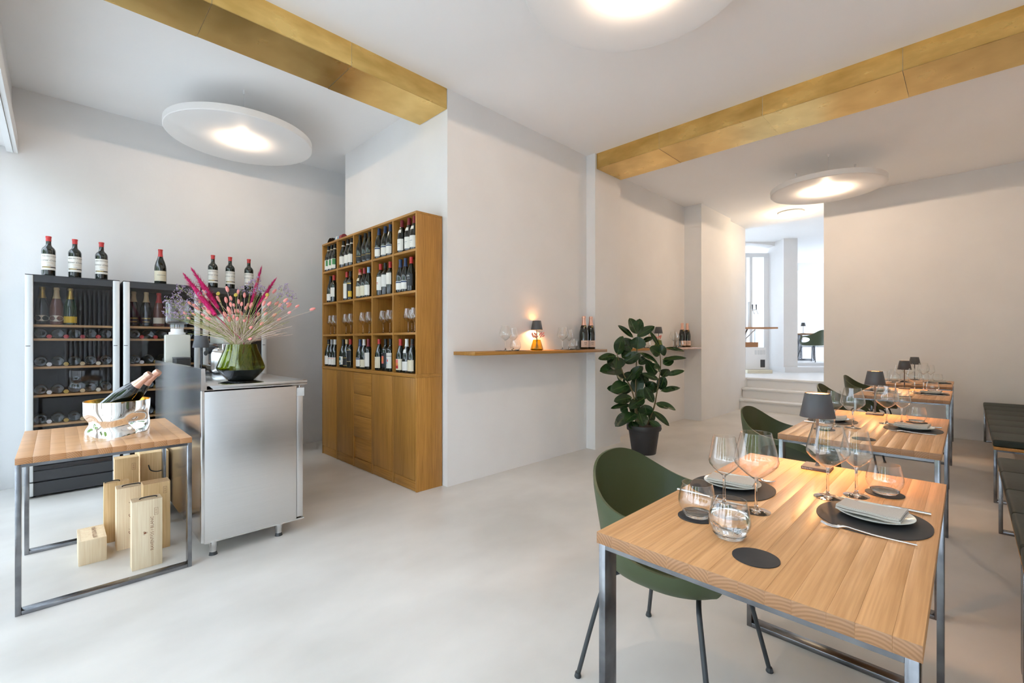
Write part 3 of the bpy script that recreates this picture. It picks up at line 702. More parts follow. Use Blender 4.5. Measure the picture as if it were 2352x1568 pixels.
for px, kd, cp, gl, lb, ll in FCH2:
    p = atY(px, 735, FY + .13)
    bottle('champagne_bottle', lb, (p.x, FY + .13, fz[0] + .0006), kind=kd, cap=cp, capz=.225, glass=gl, rz=-PI/2 - .15, lab=ll, labz=(.03, .085), art=[(.07, .078, .8, 0, 'gold'), (.04, .046, .6, 0, 'gold')] if ll == 'black' else None, cat='champagne bottle')
# magnums standing on the fridges
mg = [(111.5, 'red'), (172, 'red'), (233, 'red'), (489, 'red'), (528.5, 'red'), (571.5, 'red')]
ml = ['first', 'second', 'third']
def magnum(px, i):
    p = atY(px, 600, 5.45)
    t = bottle('magnum_bottle', ('white labelled magnum with red seal on the fridge beside the window, ' + ('at its window end', 'between the other two', 'nearest the middle fridge')[i] if i < 3 else 'white labelled magnum with red seal on the fridge behind the flowers, ' + ('nearest the middle fridge', 'between two others', 'nearest the bookcase')[i - 3]),
               (p.x, 5.45, 1.7990), kind='bord', cap='red', capz=.262, lab='pale', labz=(.05, .165), sc=1.145, rz=-PI/2 - .02 - (p.x)*.12, arc=1.3, seg=32,
               art=[(.066, .074, 1.15, .1, 'ink'), (.068, .072, .6, -.3, 'gold'), (.104, .1052, .6, .2, 'ltan'), (.098, .0992, .5, .25, 'ltan'), (.082, .0845, .3, .1, 'grey')], text=[('VIÑA MOTULLERI', .145, .0125, 0, 'ink', .15), ('Gómez Cruzado', .115, .0165, .5, 'ink', .15)], cat='wine bottle')
    o = [c for c in t.children if c.name.startswith('glass_body')][0]
    return t
for i, (px, c_) in enumerate(mg): magnum(px, i)
p = atY(368.5, 600, 5.45)
bottle('magnum_bottle', 'slope shouldered red foiled bottle with cream label on the middle wine fridge', (p.x, 5.45, 1.799), kind='burg', cap='red', capz=.235, lab='cream', labz=(.03, .115), sc=1.14, rz=-PI/2 - .2, arc=1.25, text=[('GIGONDAS', .075, .012, 0, 'ink', .25)], art=[(.095, .0965, .5, .25, 'ltan'), (.06, .0612, .4, .25, 'ltan')], seg=32)

# ------------------------------------------------------------------ stainless steel bar counter
KX0, KX1, KY0, KY1 = .591, 1.112, 3.11, 4.83
ct = T('bar_counter', 'stainless steel refrigerated bar counter carrying a vase of dried flowers', 'counter', (KX0, KY0, 0))
kw, kl = KX1 - KX0, KY1 - KY0
B('end_panel', M['steel'], .012, kw, 0, .022, .098, .968, ct, .001)
B('corner_strip', M['steel2'], -.004, .0115, -.002, .03, .098, .974, ct, .001)
B('back_panel', M['steel2'], -.004, .010, .0305, kl, .098, .9745, ct)
B('cabinet_body', M['steel'], .012, kw - .002, .023, kl, .10, .967, ct)
B('bottom_tray', M['steel2'], .012, kw + .05, .004, kl, .088, .0975, ct)
bm = bmesh.new()
box(bm, .018, kw + .068, -.006, kl, .976, 1.005)
bev(bm, .004); obj('worktop', bm, M['steel2'], ct, 40)
bm = bmesh.new()
vs = [V(-.006, -.006, .9755), V(.06, -.006, .9755), V(.035, -.006, 1.0), V(.017, -.006, 1.02), (V(.014, -.006, 1.103)), V(-.006, -.006, 1.103)]
a = [bm.verts.new(v) for v in vs]; b = [bm.verts.new((v.x, kl, v.z)) for v in vs]
bm.faces.new(a); bm.faces.new(b[::-1])
for i in range(6): bm.faces.new((a[i], b[i], b[(i+1) % 6], a[(i+1) % 6]))
obj('upstand', bm, M['steel2'], ct)
for k in range(3):
    y0 = .012 + k*.57; 
    d_ = B('door', M['steel'], kw + .006, kw + .045, y0, y0 + .56, .105, .945, ct, .002)
    B('handle_cap', M['fridge_white'], kw + .004, kw + .054, y0 - .002, y0 + .562, .90, .955, d_, .002)
    L('hinge_pin', M['steel2'], [(0, 0), (.008, 0), (.008, .012), (0, .012)], d_, 10, (kw + .03, y0 + .02, .9555))
for (x, y) in ((.065, .05), (kw - .09, .06), (.065, kl - .08), (kw - .09, kl - .08)):
    lg = L('leg', M['steel2'], [(0, .02), (.019, .02), (.019, .045), (.023, .05), (.023, .0878), (0, .0878)], ct, 20, (x, y, 0))
    L('leg_foot', M['black_metal'], [(0, 0), (.023, 0), (.021, .004), (.0185, .02), (0, .02)], lg, 20, (x, y, 0))
KZ = 1.0055

# table lamps (rechargeable)
def shade_mesh():
    bm = bmesh.new(); lathe(bm, [(.060, .205), (.0605, .206), (.043, .299), (.042, .300), (.0412, .299), (.0585, .206), (.060, .205)], 32); return mesh(bm, M['lampgrey'], 50)
def table_lamp(label, loc, lit=0., rz=0., grp=None, lt=True, s=1.):
    t = T('table_lamp', label, 'lamp', loc, rz, grp)
    bm = bmesh.new(); box(bm, -.047, .047, -.047, .047, 0, .0115); bev(bm, .0015); bs = obj('lamp_base', bm, M['lampgrey'], t, 40)
    if lt:
        bm = bmesh.new(); add_text(bm, 'Poldina Pro', .0075, lambda x, y: V(-.0474, -x + .043, .0028 + y), 0, 1., 'LEFT'); obj('lettering', bm, col('pale'), bs, fix=False)
    link('stem', cached('lstem', lambda: mesh(lambda_l([(0, .0115), (.010, .0117), (.0065, .016), (.0052, .024), (.005, .21), (.005, .27), (0, .27)], 14), M['lampgrey'], 60)), t)
    link('shade', cached('lshade', shade_mesh), t)
    link('diffuser', cached(('ldif', lit > 0), lambda: mesh(lambda_l([(.005, .2935), (.0410, .2935), (.0408, .2965), (.005, .2965)], 24), M['glow' if lit else 'bulb_off'], 60)), t)
    if lit:
        o = lamp_light('lamp_glow', Vector(loc) + V(0, 0, .235), lit, (1, .50, .20), .02)
        o.location = Vector(loc) + V(.011, 0, .236)
    t.scale = (s,)*3
    return t
p = atz(459, 857, KZ)
table_lamp('dark grey table lamp, unlit, on the steel counter beside the coffee grinder', (p.x + .01, p.y, KZ + .0005), 0., 0., lt=False)

# green vase and dried flowers
vp = atz(559, 874, KZ); vx, vy = vp.x, vp.y + .05
SVZ = 1.0
v = T('glass_vase', 'big olive green glass vase with smoked foot on the steel counter', 'vase', (vx, vy, KZ + .0005))
VP = [(.072, .0), (.085, .012), (.118, .048), (.136, .072), (.140, .085), (.136, .100), (.120, .145), (.098, .200), (.089, .236)]
L('vase_body', M['vase'], VP[3:] + [(r - .003, z) for r, z in VP[3:]][::-1], v, 40, smooth=60)
L('vase_foot', M['vase_dark'], [(0, 0)] + VP[:4] + [(.132, .072), (.10, .06), (0, .052)], v, 40, smooth=60)
bq = T('dried_bouquet', 'dried bouquet of pink bunny tails and fuchsia plumes in green vase', 'flowers', (vx, vy, KZ + .06))
vb = Vector((vx, vy, KZ + .06))
ZV = (vx + vy)*S2
def cb(x, y, dz=0.):                               # crop position -> point near the vase's distance
    return P(380 + x/5.6, 600 + y/5.6, ZV + dz) - vb
heads = [(795, 358), (935, 392), (1018, 436), (780, 497), (842, 474), (672, 468), (687, 500), (942, 518), (980, 550), (840, 556), (882, 562), (815, 620), (847, 656), (820, 672), (897, 640), (935, 640), (978, 668), (766, 680),
         (878, 716), (820, 745), (855, 750), (925, 740), (1030, 740), (1018, 765), (815, 878), (1105, 564), (1035, 600), (1265, 540), (1335, 546), (1280, 620), (1290, 675), (1195, 680), (1400, 690), (1545, 500), (1580, 535), (1475, 562), (1590, 565),
         (1695, 577), (1890, 615), (1595, 658), (1460, 745), (1150, 980), (1088, 998), (1400, 385), (490, 600), (560, 648), (485, 690), (405, 600), (378, 570), (365, 678), (245, 665), (300, 730), (548, 735), (310, 535), (500, 395), (430, 515), (1430, 540), (1300, 470), (1060, 560), (1240, 800), (1100, 850)]
bm0 = bmesh.new(); lathe(bm0, [(0, -.013), (.004, -.012), (.0072, -.006), (.008, 0), (.0068, .007), (.0038, .0125), (0, .0145)], 8); bun = mesh(bm0, M['bunny'], 180)
rs = random.Random(3)
bst = bmesh.new(); bst2 = bmesh.new()
def stem_to(bm, tip, r, spread=.05, bend=None):
    mth = V(rs.uniform(-spread, spread), rs.uniform(-spread, spread), .165)
    foot = V(rs.uniform(-.06, .06), rs.uniform(-.06, .06), .0)
    mid = mth.lerp(tip, .5) + V(0, 0, .05*(tip - mth).length) + V(rs.uniform(-.01, .01), rs.uniform(-.01, .01), 0)
    pts = spline([foot, mth, mid, tip], 4)
    tube(bm, pts, r, 4, False); return (pts[-1] - pts[-2]).normalized()
for i, (x, y) in enumerate(heads):
    tip = cb(x, y, rs.uniform(-.17, .17))
    d = stem_to(bst, tip - V(0, 0, .01), .0011)
    o = link('bunny_tail', bun, bq, tip, (V(0, 0, 1).rotation_difference(d)).to_euler())
    s = rs.uniform(.85, 1.2)*1.12; o.scale = (s, s, s*1.15)
for i in range(230):
    e = rs.uniform(-1.0, 1.0)
    tip = V(S2, -S2, 0)*e*.30 + V(S2, S2, 0)*rs.uniform(-.11, .12) + V(0, 0, .255 + .10*(1 - abs(e)) + rs.uniform(-.03, .07))
    stem_to(bst if i % 4 else bst2, tip, .0013)
for i in range(30):
    stem_to(bst2, cb(rs.uniform(200, 700), rs.uniform(620, 900), rs.uniform(-.1, .1)), .0009)
o = obj('stems', bst, M['straw'], bq, 60); o['kind'] = 'stuff'
o = obj('green_stems', bst2, M['gstem'], bq, 60); o['kind'] = 'stuff'
def plume(a, b, wmax, dz):
    pa, pb = cb(*a, dz), cb(*b, dz*.6)
    bm = bmesh.new(); ax = (pb - pa); Ln = ax.length; ax.normalize()
    e1 = ax.cross(V(0, 0, 1)).normalized(); e2 = ax.cross(e1)
    tube(bm, [pa + ax*Ln*t for t in (0, .5, 1)], [wmax*.3, wmax*.42, .001], 6)
    for i in range(430):
        t = rs.random(); r = wmax*(math.sin(PI*min(1, (t*.93 + .07))**.8)**.7)*rs.uniform(.6, 1.1) + .002; an = rs.uniform(0, 2*PI)
        c = pa + ax*Ln*t; o_ = (e1*math.cos(an) + e2*math.sin(an)); tip = c + o_*r + ax*rs.uniform(.015, .035)
        sd = ax.cross(o_)*.0022; q = [bm.verts.new(c - sd), bm.verts.new(c + sd), bm.verts.new(tip)]; bm.faces.new(q)
    obj('plume', bm, M['plume'], bq, None, fix=False)
    bs_ = bmesh.new(); stem_to(bs_, pa, .0022); obj('plume_stem', bs_, M['plume'], bq, 60)
plume((640, 690), (250, 180), .040, -.1); plume((672, 600), (350, 110), .038, -.04); plume((1090, 600), (1228, 98), 0.024, .08); plume((1180, 590), (1402, 245), 0.024, .05)
for (x, y) in ((678, 415), (905, 432), (1310, 430)):
    tip = cb(x, y, -.12); d = stem_to(bst := bmesh.new(), tip, .0012); obj('button_stem', bst, M['gstem'], bq, 60)
    o = L('button_flower', M['button'], [(0, -.004), (.011, -.003), (.0125, .001), (.010, .004), (0, .005)], bq, 12)
    o.location = tip; o.rotation_euler = (PI/2 - .2, 0, -PI/4)
bm = bmesh.new(); bs3 = bmesh.new()
clus = [(x, y, 70, 50) for x, y in ((205, 330), (310, 395), (150, 420), (330, 440), (30, 490), (160, 500), (230, 540), (320, 530), (120, 570), (20, 630), (160, 640), (210, 600), (50, 695), (330, 640), (430, 560), (270, 700), (400, 480), (200, 700), (110, 700), (480, 420))] + \
       [(x, y, 60, 45) for x, y in ((970, 360), (1110, 270), (1180, 240), (1230, 330), (1080, 300), (1190, 370), (1260, 350), (1090, 380), (1150, 420))] + [(x, y, 55, 50) for x, y in ((1490, 350), (1530, 320), (1600, 420), (1560, 400), (1470, 440), (1640, 450), (1610, 500), (1330, 600), (1520, 590), (1440, 480))]
for x, y, sx, sy in clus:
    dz = rs.uniform(-.12, .1); hub = cb(x, y + 25, dz); stem_to(bs3, hub, .0009)
    for k in range(15):
        q = cb(x + rs.uniform(-sx, sx)*.8, y + rs.uniform(-sy, sy)*.8, dz + rs.uniform(-.04, .04))
        tube(bs3, [hub, q], .0005, 3, False)
        for j in range(3):
            c = q + V(rs.uniform(-.006, .006), rs.uniform(-.006, .006), rs.uniform(-.006, .006)); r = rs.uniform(.002, .0036)
            vs = [bm.verts.new(c + V(*d_)*r) for d_ in ((1, 0, 0), (-1, 0, 0), (0, 1, 0), (0, -1, 0), (0, 0, 1), (0, 0, -1))]
            for f in ((0, 2, 4), (2, 1, 4), (1, 3, 4), (3, 0, 4), (2, 0, 5), (1, 2, 5), (3, 1, 5), (0, 3, 5)): bm.faces.new([vs[i] for i in f])
o = obj('statice_blossom', bm, M['statice'], bq, None); o['kind'] = 'stuff'
o = obj('statice_twigs', bs3, M['gstem'], bq, None); o['kind'] = 'stuff'

# coffee corner on the counter (behind the vase)
def onK(px, py): return atz(px, py, KZ)
g = T('coffee_grinder', 'greige coffee grinder with clear hopper at the end of the steel counter', 'coffee grinder', (.715, 4.68, KZ + .0005), -.1)
bm = bmesh.new()
vs = [(-.085, -.12, 0), (.085, -.12, 0), (.085, .12, 0), (-.085, .12, 0)]; tp = [(-.085, -.085, .31), (.085, -.085, .31), (.085, .12, .31), (-.085, .12, .31)]
A = [bm.verts.new(v_) for v_ in vs]; Bq = [bm.verts.new(v_) for v_ in tp]; bm.faces.new(A[::-1]); bm.faces.new(Bq)
for i in range(4): bm.faces.new((A[i], A[(i+1) % 4], Bq[(i+1) % 4], Bq[i]))
bev(bm, .008, 3); obj('grinder_body', bm, M['greige'], g, 40)
B('side_stripe', M['white'], -.0865, -.0855, -.07, -.04, .04, .30, g)
B('name_plate', col('pink'), -.0868, -.086, -.066, -.046, .235, .255, g)
L('collar', M['white'], [(0, .311), (.058, .311), (.058, .33), (.045, .333), (.045, .36), (0, .36)], g, 28, (0, .02, 0))
L('hopper_neck', M['clear'], [(.044, .361), (.050, .365), (.050, .395), (.044, .40)], g, 28, (0, .02, 0))
bm = bmesh.new(); box(bm, -.080, .080, -.055, .10, .40, .585); bev(bm, .02, 3); obj('hopper', bm, M['clear'], g, 40)
bm = bmesh.new(); box(bm, -.083, .083, -.058, .103, .5855, .597); bev(bm, .004); obj('hopper_lid', bm, M['clear'], g, 40)
m_ = T('menu_box', 'low black box standing by the steel counter upstand', 'box', (.708, 4.455, KZ + .0005), 0)
bm = bmesh.new(); box(bm, -.046, .046, -.09, .09, 0, .115); bev(bm, .004); obj('box_body', bm, M['cable'], m_, 40)
B('box_lid', M['fridge_dark'], -.048, .048, -.092, .092, .1155, .128, m_, .003)
e = T('espresso_machine', 'pale espresso machine with steel front behind the vase on the counter', 'coffee machine', (1.02, 4.52, KZ + .0005), 0)
B('machine_body', M['steel2'], -.06, .14, -.20, .28, .06, .24, e, .012)
for i, z in enumerate((.2405, .317, .392)): B('side_panel', M['greige'], -.05, .12, -.19, .27, z, z + .073, e, .004)
B('cup_tray', M['steel2'], -.07, .15, -.21, .29, .467, .478, e, .003)
B('drip_tray', M['steel2'], -.13, .14, -.18, .26, .012, .055, e, .006)
for (x, y) in ((-.10, -.15), (-.10, .23), (.11, -.15), (.11, .23)): L('foot', M['black_metal'], [(0, 0), (.018, 0), (.014, .012), (0, .012)], e, 12, (x, y, 0))
B('group_head', M['black_metal'], -.13, -.062, -.03, .05, .15, .215, e, .012)
Tb('filter_handle', M['black_metal'], [V(-.13, -.02, .165), V(-.15, -.08, .16), V(-.16, -.13, .15)], [.014, .016, .012], e, 10)
Tb('steam_wand', M['steel2'], spline([V(-.065, -.13, .19), V(-.11, -.14, .18), V(-.105, -.16, .10), V(-.10, -.17, .08)], 5), .006, e, 8)
pj = onK(504, 857)
k = T('knock_box', 'brushed steel canister with two domed lids beside the green vase', 'canister', (pj.x + .02, pj.y - .05, KZ + .0005), -.3)
bm = bmesh.new(); box(bm, -.085, .085, -.06, .06, .008, .185); bev(bm, .03, 4); obj('canister_body', bm, M['steel'], k, 40)
for x in (-.042, .042):
    L('domed_lid', M['steel2'], [(.034, .185), (.034, .190), (.025, .200), (.012, .205), (0, .206)], k, 20, (x, 0, 0)); L('foot', M['black_metal'], [(0, 0), (.012, 0), (.012, .008), (0, .008)], k, 10, (x, 0, 0))
kn = T('tamper', 'coffee tamper with round wooden knob behind the green vase', 'tamper', (1.09, 4.08, KZ + .0005))
L('tamper_base', M['steel2'], [(0, 0), (.029, 0), (.029, .012), (.012, .02), (.009, .05), (0, .05)], kn, 18)
L('tamper_knob', M['oakz'], [(0, .05), (.012, .052), (.02, .07), (.02, .085), (.013, .1), (0, .104)], kn, 18)

# ------------------------------------------------------------------ steel framed tables
def frame(parent, x0, x1, y0, y1, ztop, along, tw=.020, dp=.055, mat='frame'):
    """two closed rectangular tube frames; along='Y' means the frames lie in planes X=const"""
    if along == 'Y':
        for xa in (x0, x1 - dp):
            f = B('frame_post', M[mat], xa, xa + dp, y0, y0 + tw, 0, ztop, parent, .002); B('frame_post', M[mat], xa, xa + dp, y1 - tw, y1, 0, ztop, parent, .002)
            B('frame_rail', M[mat], xa, xa + dp, y0 + tw, y1 - tw, ztop - .012, ztop, parent); B('floor_rail', M[mat], xa, xa + dp, y0 + tw, y1 - tw, 0, tw, parent, .002)
    else:
        for ya in (y0, y1 - dp):
            B('frame_post', M[mat], x0, x0 + tw, ya, ya + dp, 0, ztop, parent, .002); B('frame_post', M[mat], x1 - tw, x1, ya, ya + dp, 0, ztop, parent, .002)
            B('frame_rail', M[mat], x0 + tw, x1 - tw, ya, ya + dp, ztop - .014, ztop, parent); B('floor_rail', M[mat], x0 + tw, x1 - tw, ya, ya + dp, 0, tw, parent, .002)
sd = T('side_table', 'oak topped steel frame side table carrying the silver ice bucket', 'table', (-.135, 3.075, 0))
SW, SL, SZ = .672, .90, .7245
frame(sd, 0, SW, 0, SL, SZ - .030, 'X', .020, .05)
nst = 12; ww = SW/nst
for i in range(nst): B('stave', M['tab_side'], 0, ww - .0003, -.004, SL + .004, SZ - .0295, SZ, sd, .0006).location = (i*ww, 0, 0)

# ice bucket with crumpled waist
bp_ = atz(272, 990, SZ)
bk = T('ice_bucket', 'crumpled mirror silver ice bucket on the oak side table', 'ice bucket', (.245, 3.40, SZ + .0005))
bm = bmesh.new(); SEG, RNG = 120, 60
prof = []
rings = []
for j in range(RNG + 1):
    t = j/RNG; z = .205*t
    r0 = .142 + .004*t
    ring = []
    for i in range(SEG):
        a = 2*PI*i/SEG
        w = math.exp(-((t - .42)/.20)**2)
        zz = math.exp(-((t - .40)/.14)**2)
        d = -.016*w*(.5 + .5*math.sin(5*a + .6 + 1.1*math.sin(2*a) + 5.0*(t - .4))) + .010*w*math.sin(3*a + 1.7 - 7*(t - .4)) - .012*zz*abs(math.sin(2.5*a + 3.2*(t-.4)))**.6
        r = r0 + d
        ring.append(bm.verts.new((r*math.cos(a), r*math.sin(a), z)))
    rings.append(ring)
for A, Bq in zip(rings, rings[1:]):
    for i in range(SEG): bm.faces.new((A[i], A[(i+1) % SEG], Bq[(i+1) % SEG], Bq[i]))
bm.faces.new(rings[0][::-1])
obj('bucket_wall', bm, M['mirror'], bk, 60)
L('bucket_lining', M['gold_in'], [(0, .03), (.104, .03), (.106, .11), (.1425, .15), (.1435, .2045), (.1462, .2055), (.1463, .2045)], bk, 60, smooth=50)
for i, (dx, dy) in enumerate(((-.030, .078), (-.085, -.005))):
    a0 = V(.245 + dx, 3.40 + dy, SZ + .120)
    t = bottle('champagne_bottle', 'black champagne bottle with rose gold foil leaning in ice bucket, ' + ('nearer the fridges' if i == 0 else 'nearer the window'), a0, kind='champ', cap='rosegold', capz=.232, neck='black', neckz=(.205, .2318), sc=1.08, rz=0, cat='champagne bottle', seg=32)
    ax = V(.86, -.56, 1.0).normalized() if i == 0 else V(.88, -.57, .97).normalized()
    t.rotation_mode = 'QUATERNION'; t.rotation_quaternion = V(0, 0, 1).rotation_difference(ax)
    link('neck_ring', cached('nring', lambda: mesh(lambda_l([(.0305, .2045), (.0312, .2045), (.0306, .2062), (.0298, .2062)], 32), col('gold'), 60)), t)

# wooden wine crates under the side table
def crate(label, x0, x1, y0, y1, z0, z1, mat='crate', front='sign', cord=None, lines=None, rz=0., group=None):
    t = T('wine_crate', label, 'crate', (x0, y0, z0), rz, group)
    w, d, h = x1 - x0, y1 - y0, z1 - z0
    B('lid_board', M[mat], 0, w, 0, .009, 0, h, t, .001)
    B('back_board', M[mat], 0, w, d - .009, d, 0, h, t, .001)
    B('side_board', M[mat], .0003, .010, .0092, d - .0092, 0, h, t); B('side_board', M[mat], w - .010, w - .0003, .0092, d - .0092, 0, h, t)
    B('end_board', M[mat], .0102, w - .0102, .0092, d - .0092, h - .013, h - .001, t); B('end_board', M[mat], .0102, w - .0102, .0092, d - .0092, 0, .012, t)
    if cord:
        c0, c1 = cord
        Tb('rope_handle', M['cable'], spline([V(w*c0, d*.5, h - .003), V(w*(c0 + .03), d*.45, h + .006), V(w*(c0+c1)/2, d*.42, h + .009), V(w*(c1 - .03), d*.45, h + .006), V(w*c1, d*.5, h - .003)], 5), .0032, t, 6)
    if lines:
        bm = bmesh.new()
        for (s, u, v_, size, ori, shear) in lines:
            if ori == 'V': fn = lambda x, y: V(u - y, -.0006, v_ + x)                 # reads upward
            elif ori == 'D': fn = lambda x, y: V(u + y, -.0006, v_ - x)               # reads downward
            elif ori == 'F': fn = lambda x, y: V(u + x, -.0006, v_ + y)
            else: fn = lambda x, y: V(u + y, v_ - x, h + .0006)                       # on top
            add_text(bm, s, size, fn, shear)
        obj('burnt_lettering', bm, col('brown'), t, fix=False)
    return t
def stamp(t, u, v_, su, sv):
    bm = bmesh.new(); e_ = .0012
    for (a, b, c_, d) in ((u, u + su, v_, v_ + e_), (u, u + su, v_ + sv - e_, v_ + sv), (u, u + e_, v_, v_ + sv), (u + su - e_, u + su, v_, v_ + sv), (u + su*.45, u + su*.5, v_ + sv*.1, v_ + sv*.9), (u + su*.25, u + su*.75, v_ + sv*.3, v_ + sv*.33), (u + su*.3, u + su*.7, v_ + sv*.65, v_ + sv*.68)):
        q = [bm.verts.new(p_) for p_ in ((a, -.0006, c_), (b, -.0006, c_), (b, -.0006, d), (a, -.0006, d))]; bm.faces.new(q)
    obj('burnt_stamp', bm, col('brown'), t, fix=False)
t = crate('tall pale wine crate lettered RAVENTOS i BLANC on its lid', .292, .425, 3.235, 3.325, 0, .375, cord=(.28, .85), lines=[('RAVENTÓS I BLANC', .094, .185, .021, 'V', 0)])
stamp(t, .096, .285, .018, .040)
bm = bmesh.new(); lathe(bm, [(0, 0), (.0065, 0)], 14)
for k_ in range(3): lathe(bm, [(.009 + k_*.0, 0), (.0105, 0)], 10, a0=k_*2*PI/3 - .5, a1=k_*2*PI/3 + .5)
for v_ in bm.verts: v_.co = V(v_.co.x + .056, -.0006, v_.co.y + .195)
obj('burnt_emblem', bm, col('brown'), t, fix=False)
t = crate('pine wine crate with flourished script lettering behind the palest crate', .255, .375, 3.615, 3.715, 0, .37, 'crate', cord=(.25, .95), lines=[('Gómez Cruzado', .078, .185, .032, 'V', .35)])
t = crate('slim golden wine crate with dark brand lettering beside the small box', .208, .330, 3.80, 3.85, 0, .372, 'crate2', cord=(.06, .62), lines=[('MARIO', .075, .205, .017, 'D', 0), ('l', .072, .265, .06, 'D', .4)])
stamp(t, .06, .02, .018, .04)
t = crate('small low wine crate with black lettering on its lid', .086, .205, 3.515, 3.77, 0, .135, 'crate', lines=[('VIÑA MOTULLERI', .062, .13, .026, 'T', 0)])
t = crate('golden knotty wine crate with inked stamp behind the lettered pale crate', .365, .495, 3.47, 3.57, 0, .405, 'crate2'); stamp(t, .095, .335, .018, .04)
t = crate('upright pine wine crate with red grain streak and square stamp', .275, .40, 4.03, 4.13, 0, .47, 'crate2'); stamp(t, .088, .385, .018, .045)
t = crate('pine wine crate at the bottom of the stack against the counter', .415, .575, 4.10, 4.42, 0, .265, 'crate2')
t = crate('pine wine crate with black rope handle on top of the stack', .415, .575, 4.10, 4.42, .2655, .47, 'crate2')
Tb('rope_handle', M['cable'], spline([V(.045, .0, .12), V(.055, -.015, .085), V(.09, -.018, .07), V(.12, -.014, .075), V(.135, 0, .10)], 5), .0035, t, 6)

# ------------------------------------------------------------------ suspended disc lamps
def disc_lamp(label, x, y, zb, watts, seed):
    t = T('disc_lamp', label, 'lamp', (x, y, zb), 0, None)
    R, th = .60, .062
    pr = [(0, .0302)]
    for i in range(1, 26):
        r = R*.985*i/25; pr.append((r, .030*math.exp(-(r/.19)**2)))
    pr += [(R - .004, .0005), (R, .005), (R, th - .004), (R - .004, th), (0, th)]
    L('lamp_disc', M['disc'], pr, t, 96, smooth=35)
    L('bulb', M['bulb'], [(0, .004), (.020, .006), (.034, .013), (.042, .022), (.044, .0285), (0, .0287)], t, 24)
    for k in range(3):
        a = seed + k*2*PI/3; cx_, cy_ = .36*math.cos(a), .36*math.sin(a)
        w = Tb('suspension_wire', M['fridge_white'], [V(cx_, cy_, th), V(cx_, cy_, CZ - zb - .03)], .0016, t, 6)
        L('ceiling_anchor', M['white'], [(0, CZ - zb - .032), (.007, CZ - zb - .032), (.012, CZ - zb - .004), (.012, CZ - zb), (0, CZ - zb)], w, 14, (cx_, cy_, 0))
    lamp_light('disc_glow', (x, y, zb - .011), watts, (1, .74, .52), .012)
disc_lamp('white disc ceiling lamp hanging over the wine fridges', 1.235, 4.82, 3.14, 7, 2.4)
disc_lamp('white disc ceiling lamp hanging between the two brass beams', 2.17, 1.24, 3.17, 21, .6)
disc_lamp('white disc ceiling lamp hanging over the far dining tables', 6.74, 1.24, 3.13, 34, 1.3)
cl = T('ceiling_lamp', 'small round glass ceiling lamp glowing above the white steps', 'lamp', (8.78, 2.11, CZ))
L('lamp_rim', M['white'], [(0, -.001), (.185, -.001), (.19, -.02), (.18, -.022), (0, -.021)], cl, 40)
L('lamp_bowl', plain('lit_glass_bowl', (1, .9, .75), .4, emit=(1, .80, .50), estr=2.6), [(.178, -.022), (.168, -.04), (.13, -.07), (.07, -.088), (0, -.094)], cl, 40)
lamp_light('ceiling_lamp_glow', (8.78, 2.11, CZ - .20), 13, (1, .72, .42), .08)

# ------------------------------------------------------------------ wall shelves and what stands on them
def wall_shelf(label, x0, x1, y0, y1, z):
    return tag(B('wall_shelf', M['oakx'], x0, x1, y0, y1, z - .03, z, None, .0015), label, 'shelf')
Z1 = 1.172
wall_shelf('oak wall shelf with the glowing lamp, between bookcase and pilaster', 2.46, 4.425, 2.895, 3.1848, Z1)
def on1(px, dy=0.): 
    p = atY(px, 800, 3.04 + dy); return V(p.x, 3.04 + dy, Z1 + .0005)
def rect_mat(name, label, loc, hx, hy, grp=None, rz=0., th=.002, nn=2.6):
    bm = bmesh.new(); n_ = 48; pts = []
    for i in range(n_):
        a = 2*PI*i/n_; c_, s_ = math.cos(a), math.sin(a)
        pts.append((hx*math.copysign(abs(c_)**(2/nn), c_), hy*math.copysign(abs(s_)**(2/nn), s_)))
    a = [bm.verts.new((x, y, 0)) for x, y in pts]; b = [bm.verts.new((x, y, th)) for x, y in pts]
    bm.faces.new(a[::-1]); bm.faces.new(b)
    for i in range(n_): bm.faces.new((a[i], a[(i+1) % n_], b[(i+1) % n_], b[i]))
    o = obj(name, bm, M['slate'], None, 40, loc, (0, 0, rz)); return tag(o, label, 'placemat' if name == 'placemat' else 'coaster', grp)
rect_mat('placemat', 'dark placemat under glasses on the lamp shelf, bookcase end', on1(1178, .0) + V(.0, -.01, 0), .19, .125)
rect_mat('placemat', 'dark placemat under glasses on the lamp shelf, champagne end', on1(1307, .0) + V(0, -.01, 0), .19, .125)
UP = V(0, 0, .0024)
make_glass('wine_glass', 'large wine glass on the lamp shelf, bookcase end', True, on1(1161, .0) + UP); make_glass('wine_glass', 'smaller wine glass on the lamp shelf, bookcase end', False, on1(1179, .03) + UP)
make_glass('tumbler', 'water tumbler on the lamp shelf, bookcase end', False, on1(1184, -.06) + UP, tumbler=True)
make_glass('wine_glass', 'large wine glass on the lamp shelf near the champagne', True, on1(1292, .0) + UP); make_glass('wine_glass', 'smaller wine glass on the lamp shelf near the champagne', False, on1(1307, .04) + UP)
make_glass('tumbler', 'water tumbler on the lamp shelf near the champagne', False, on1(1315, -.06) + UP, tumbler=True)
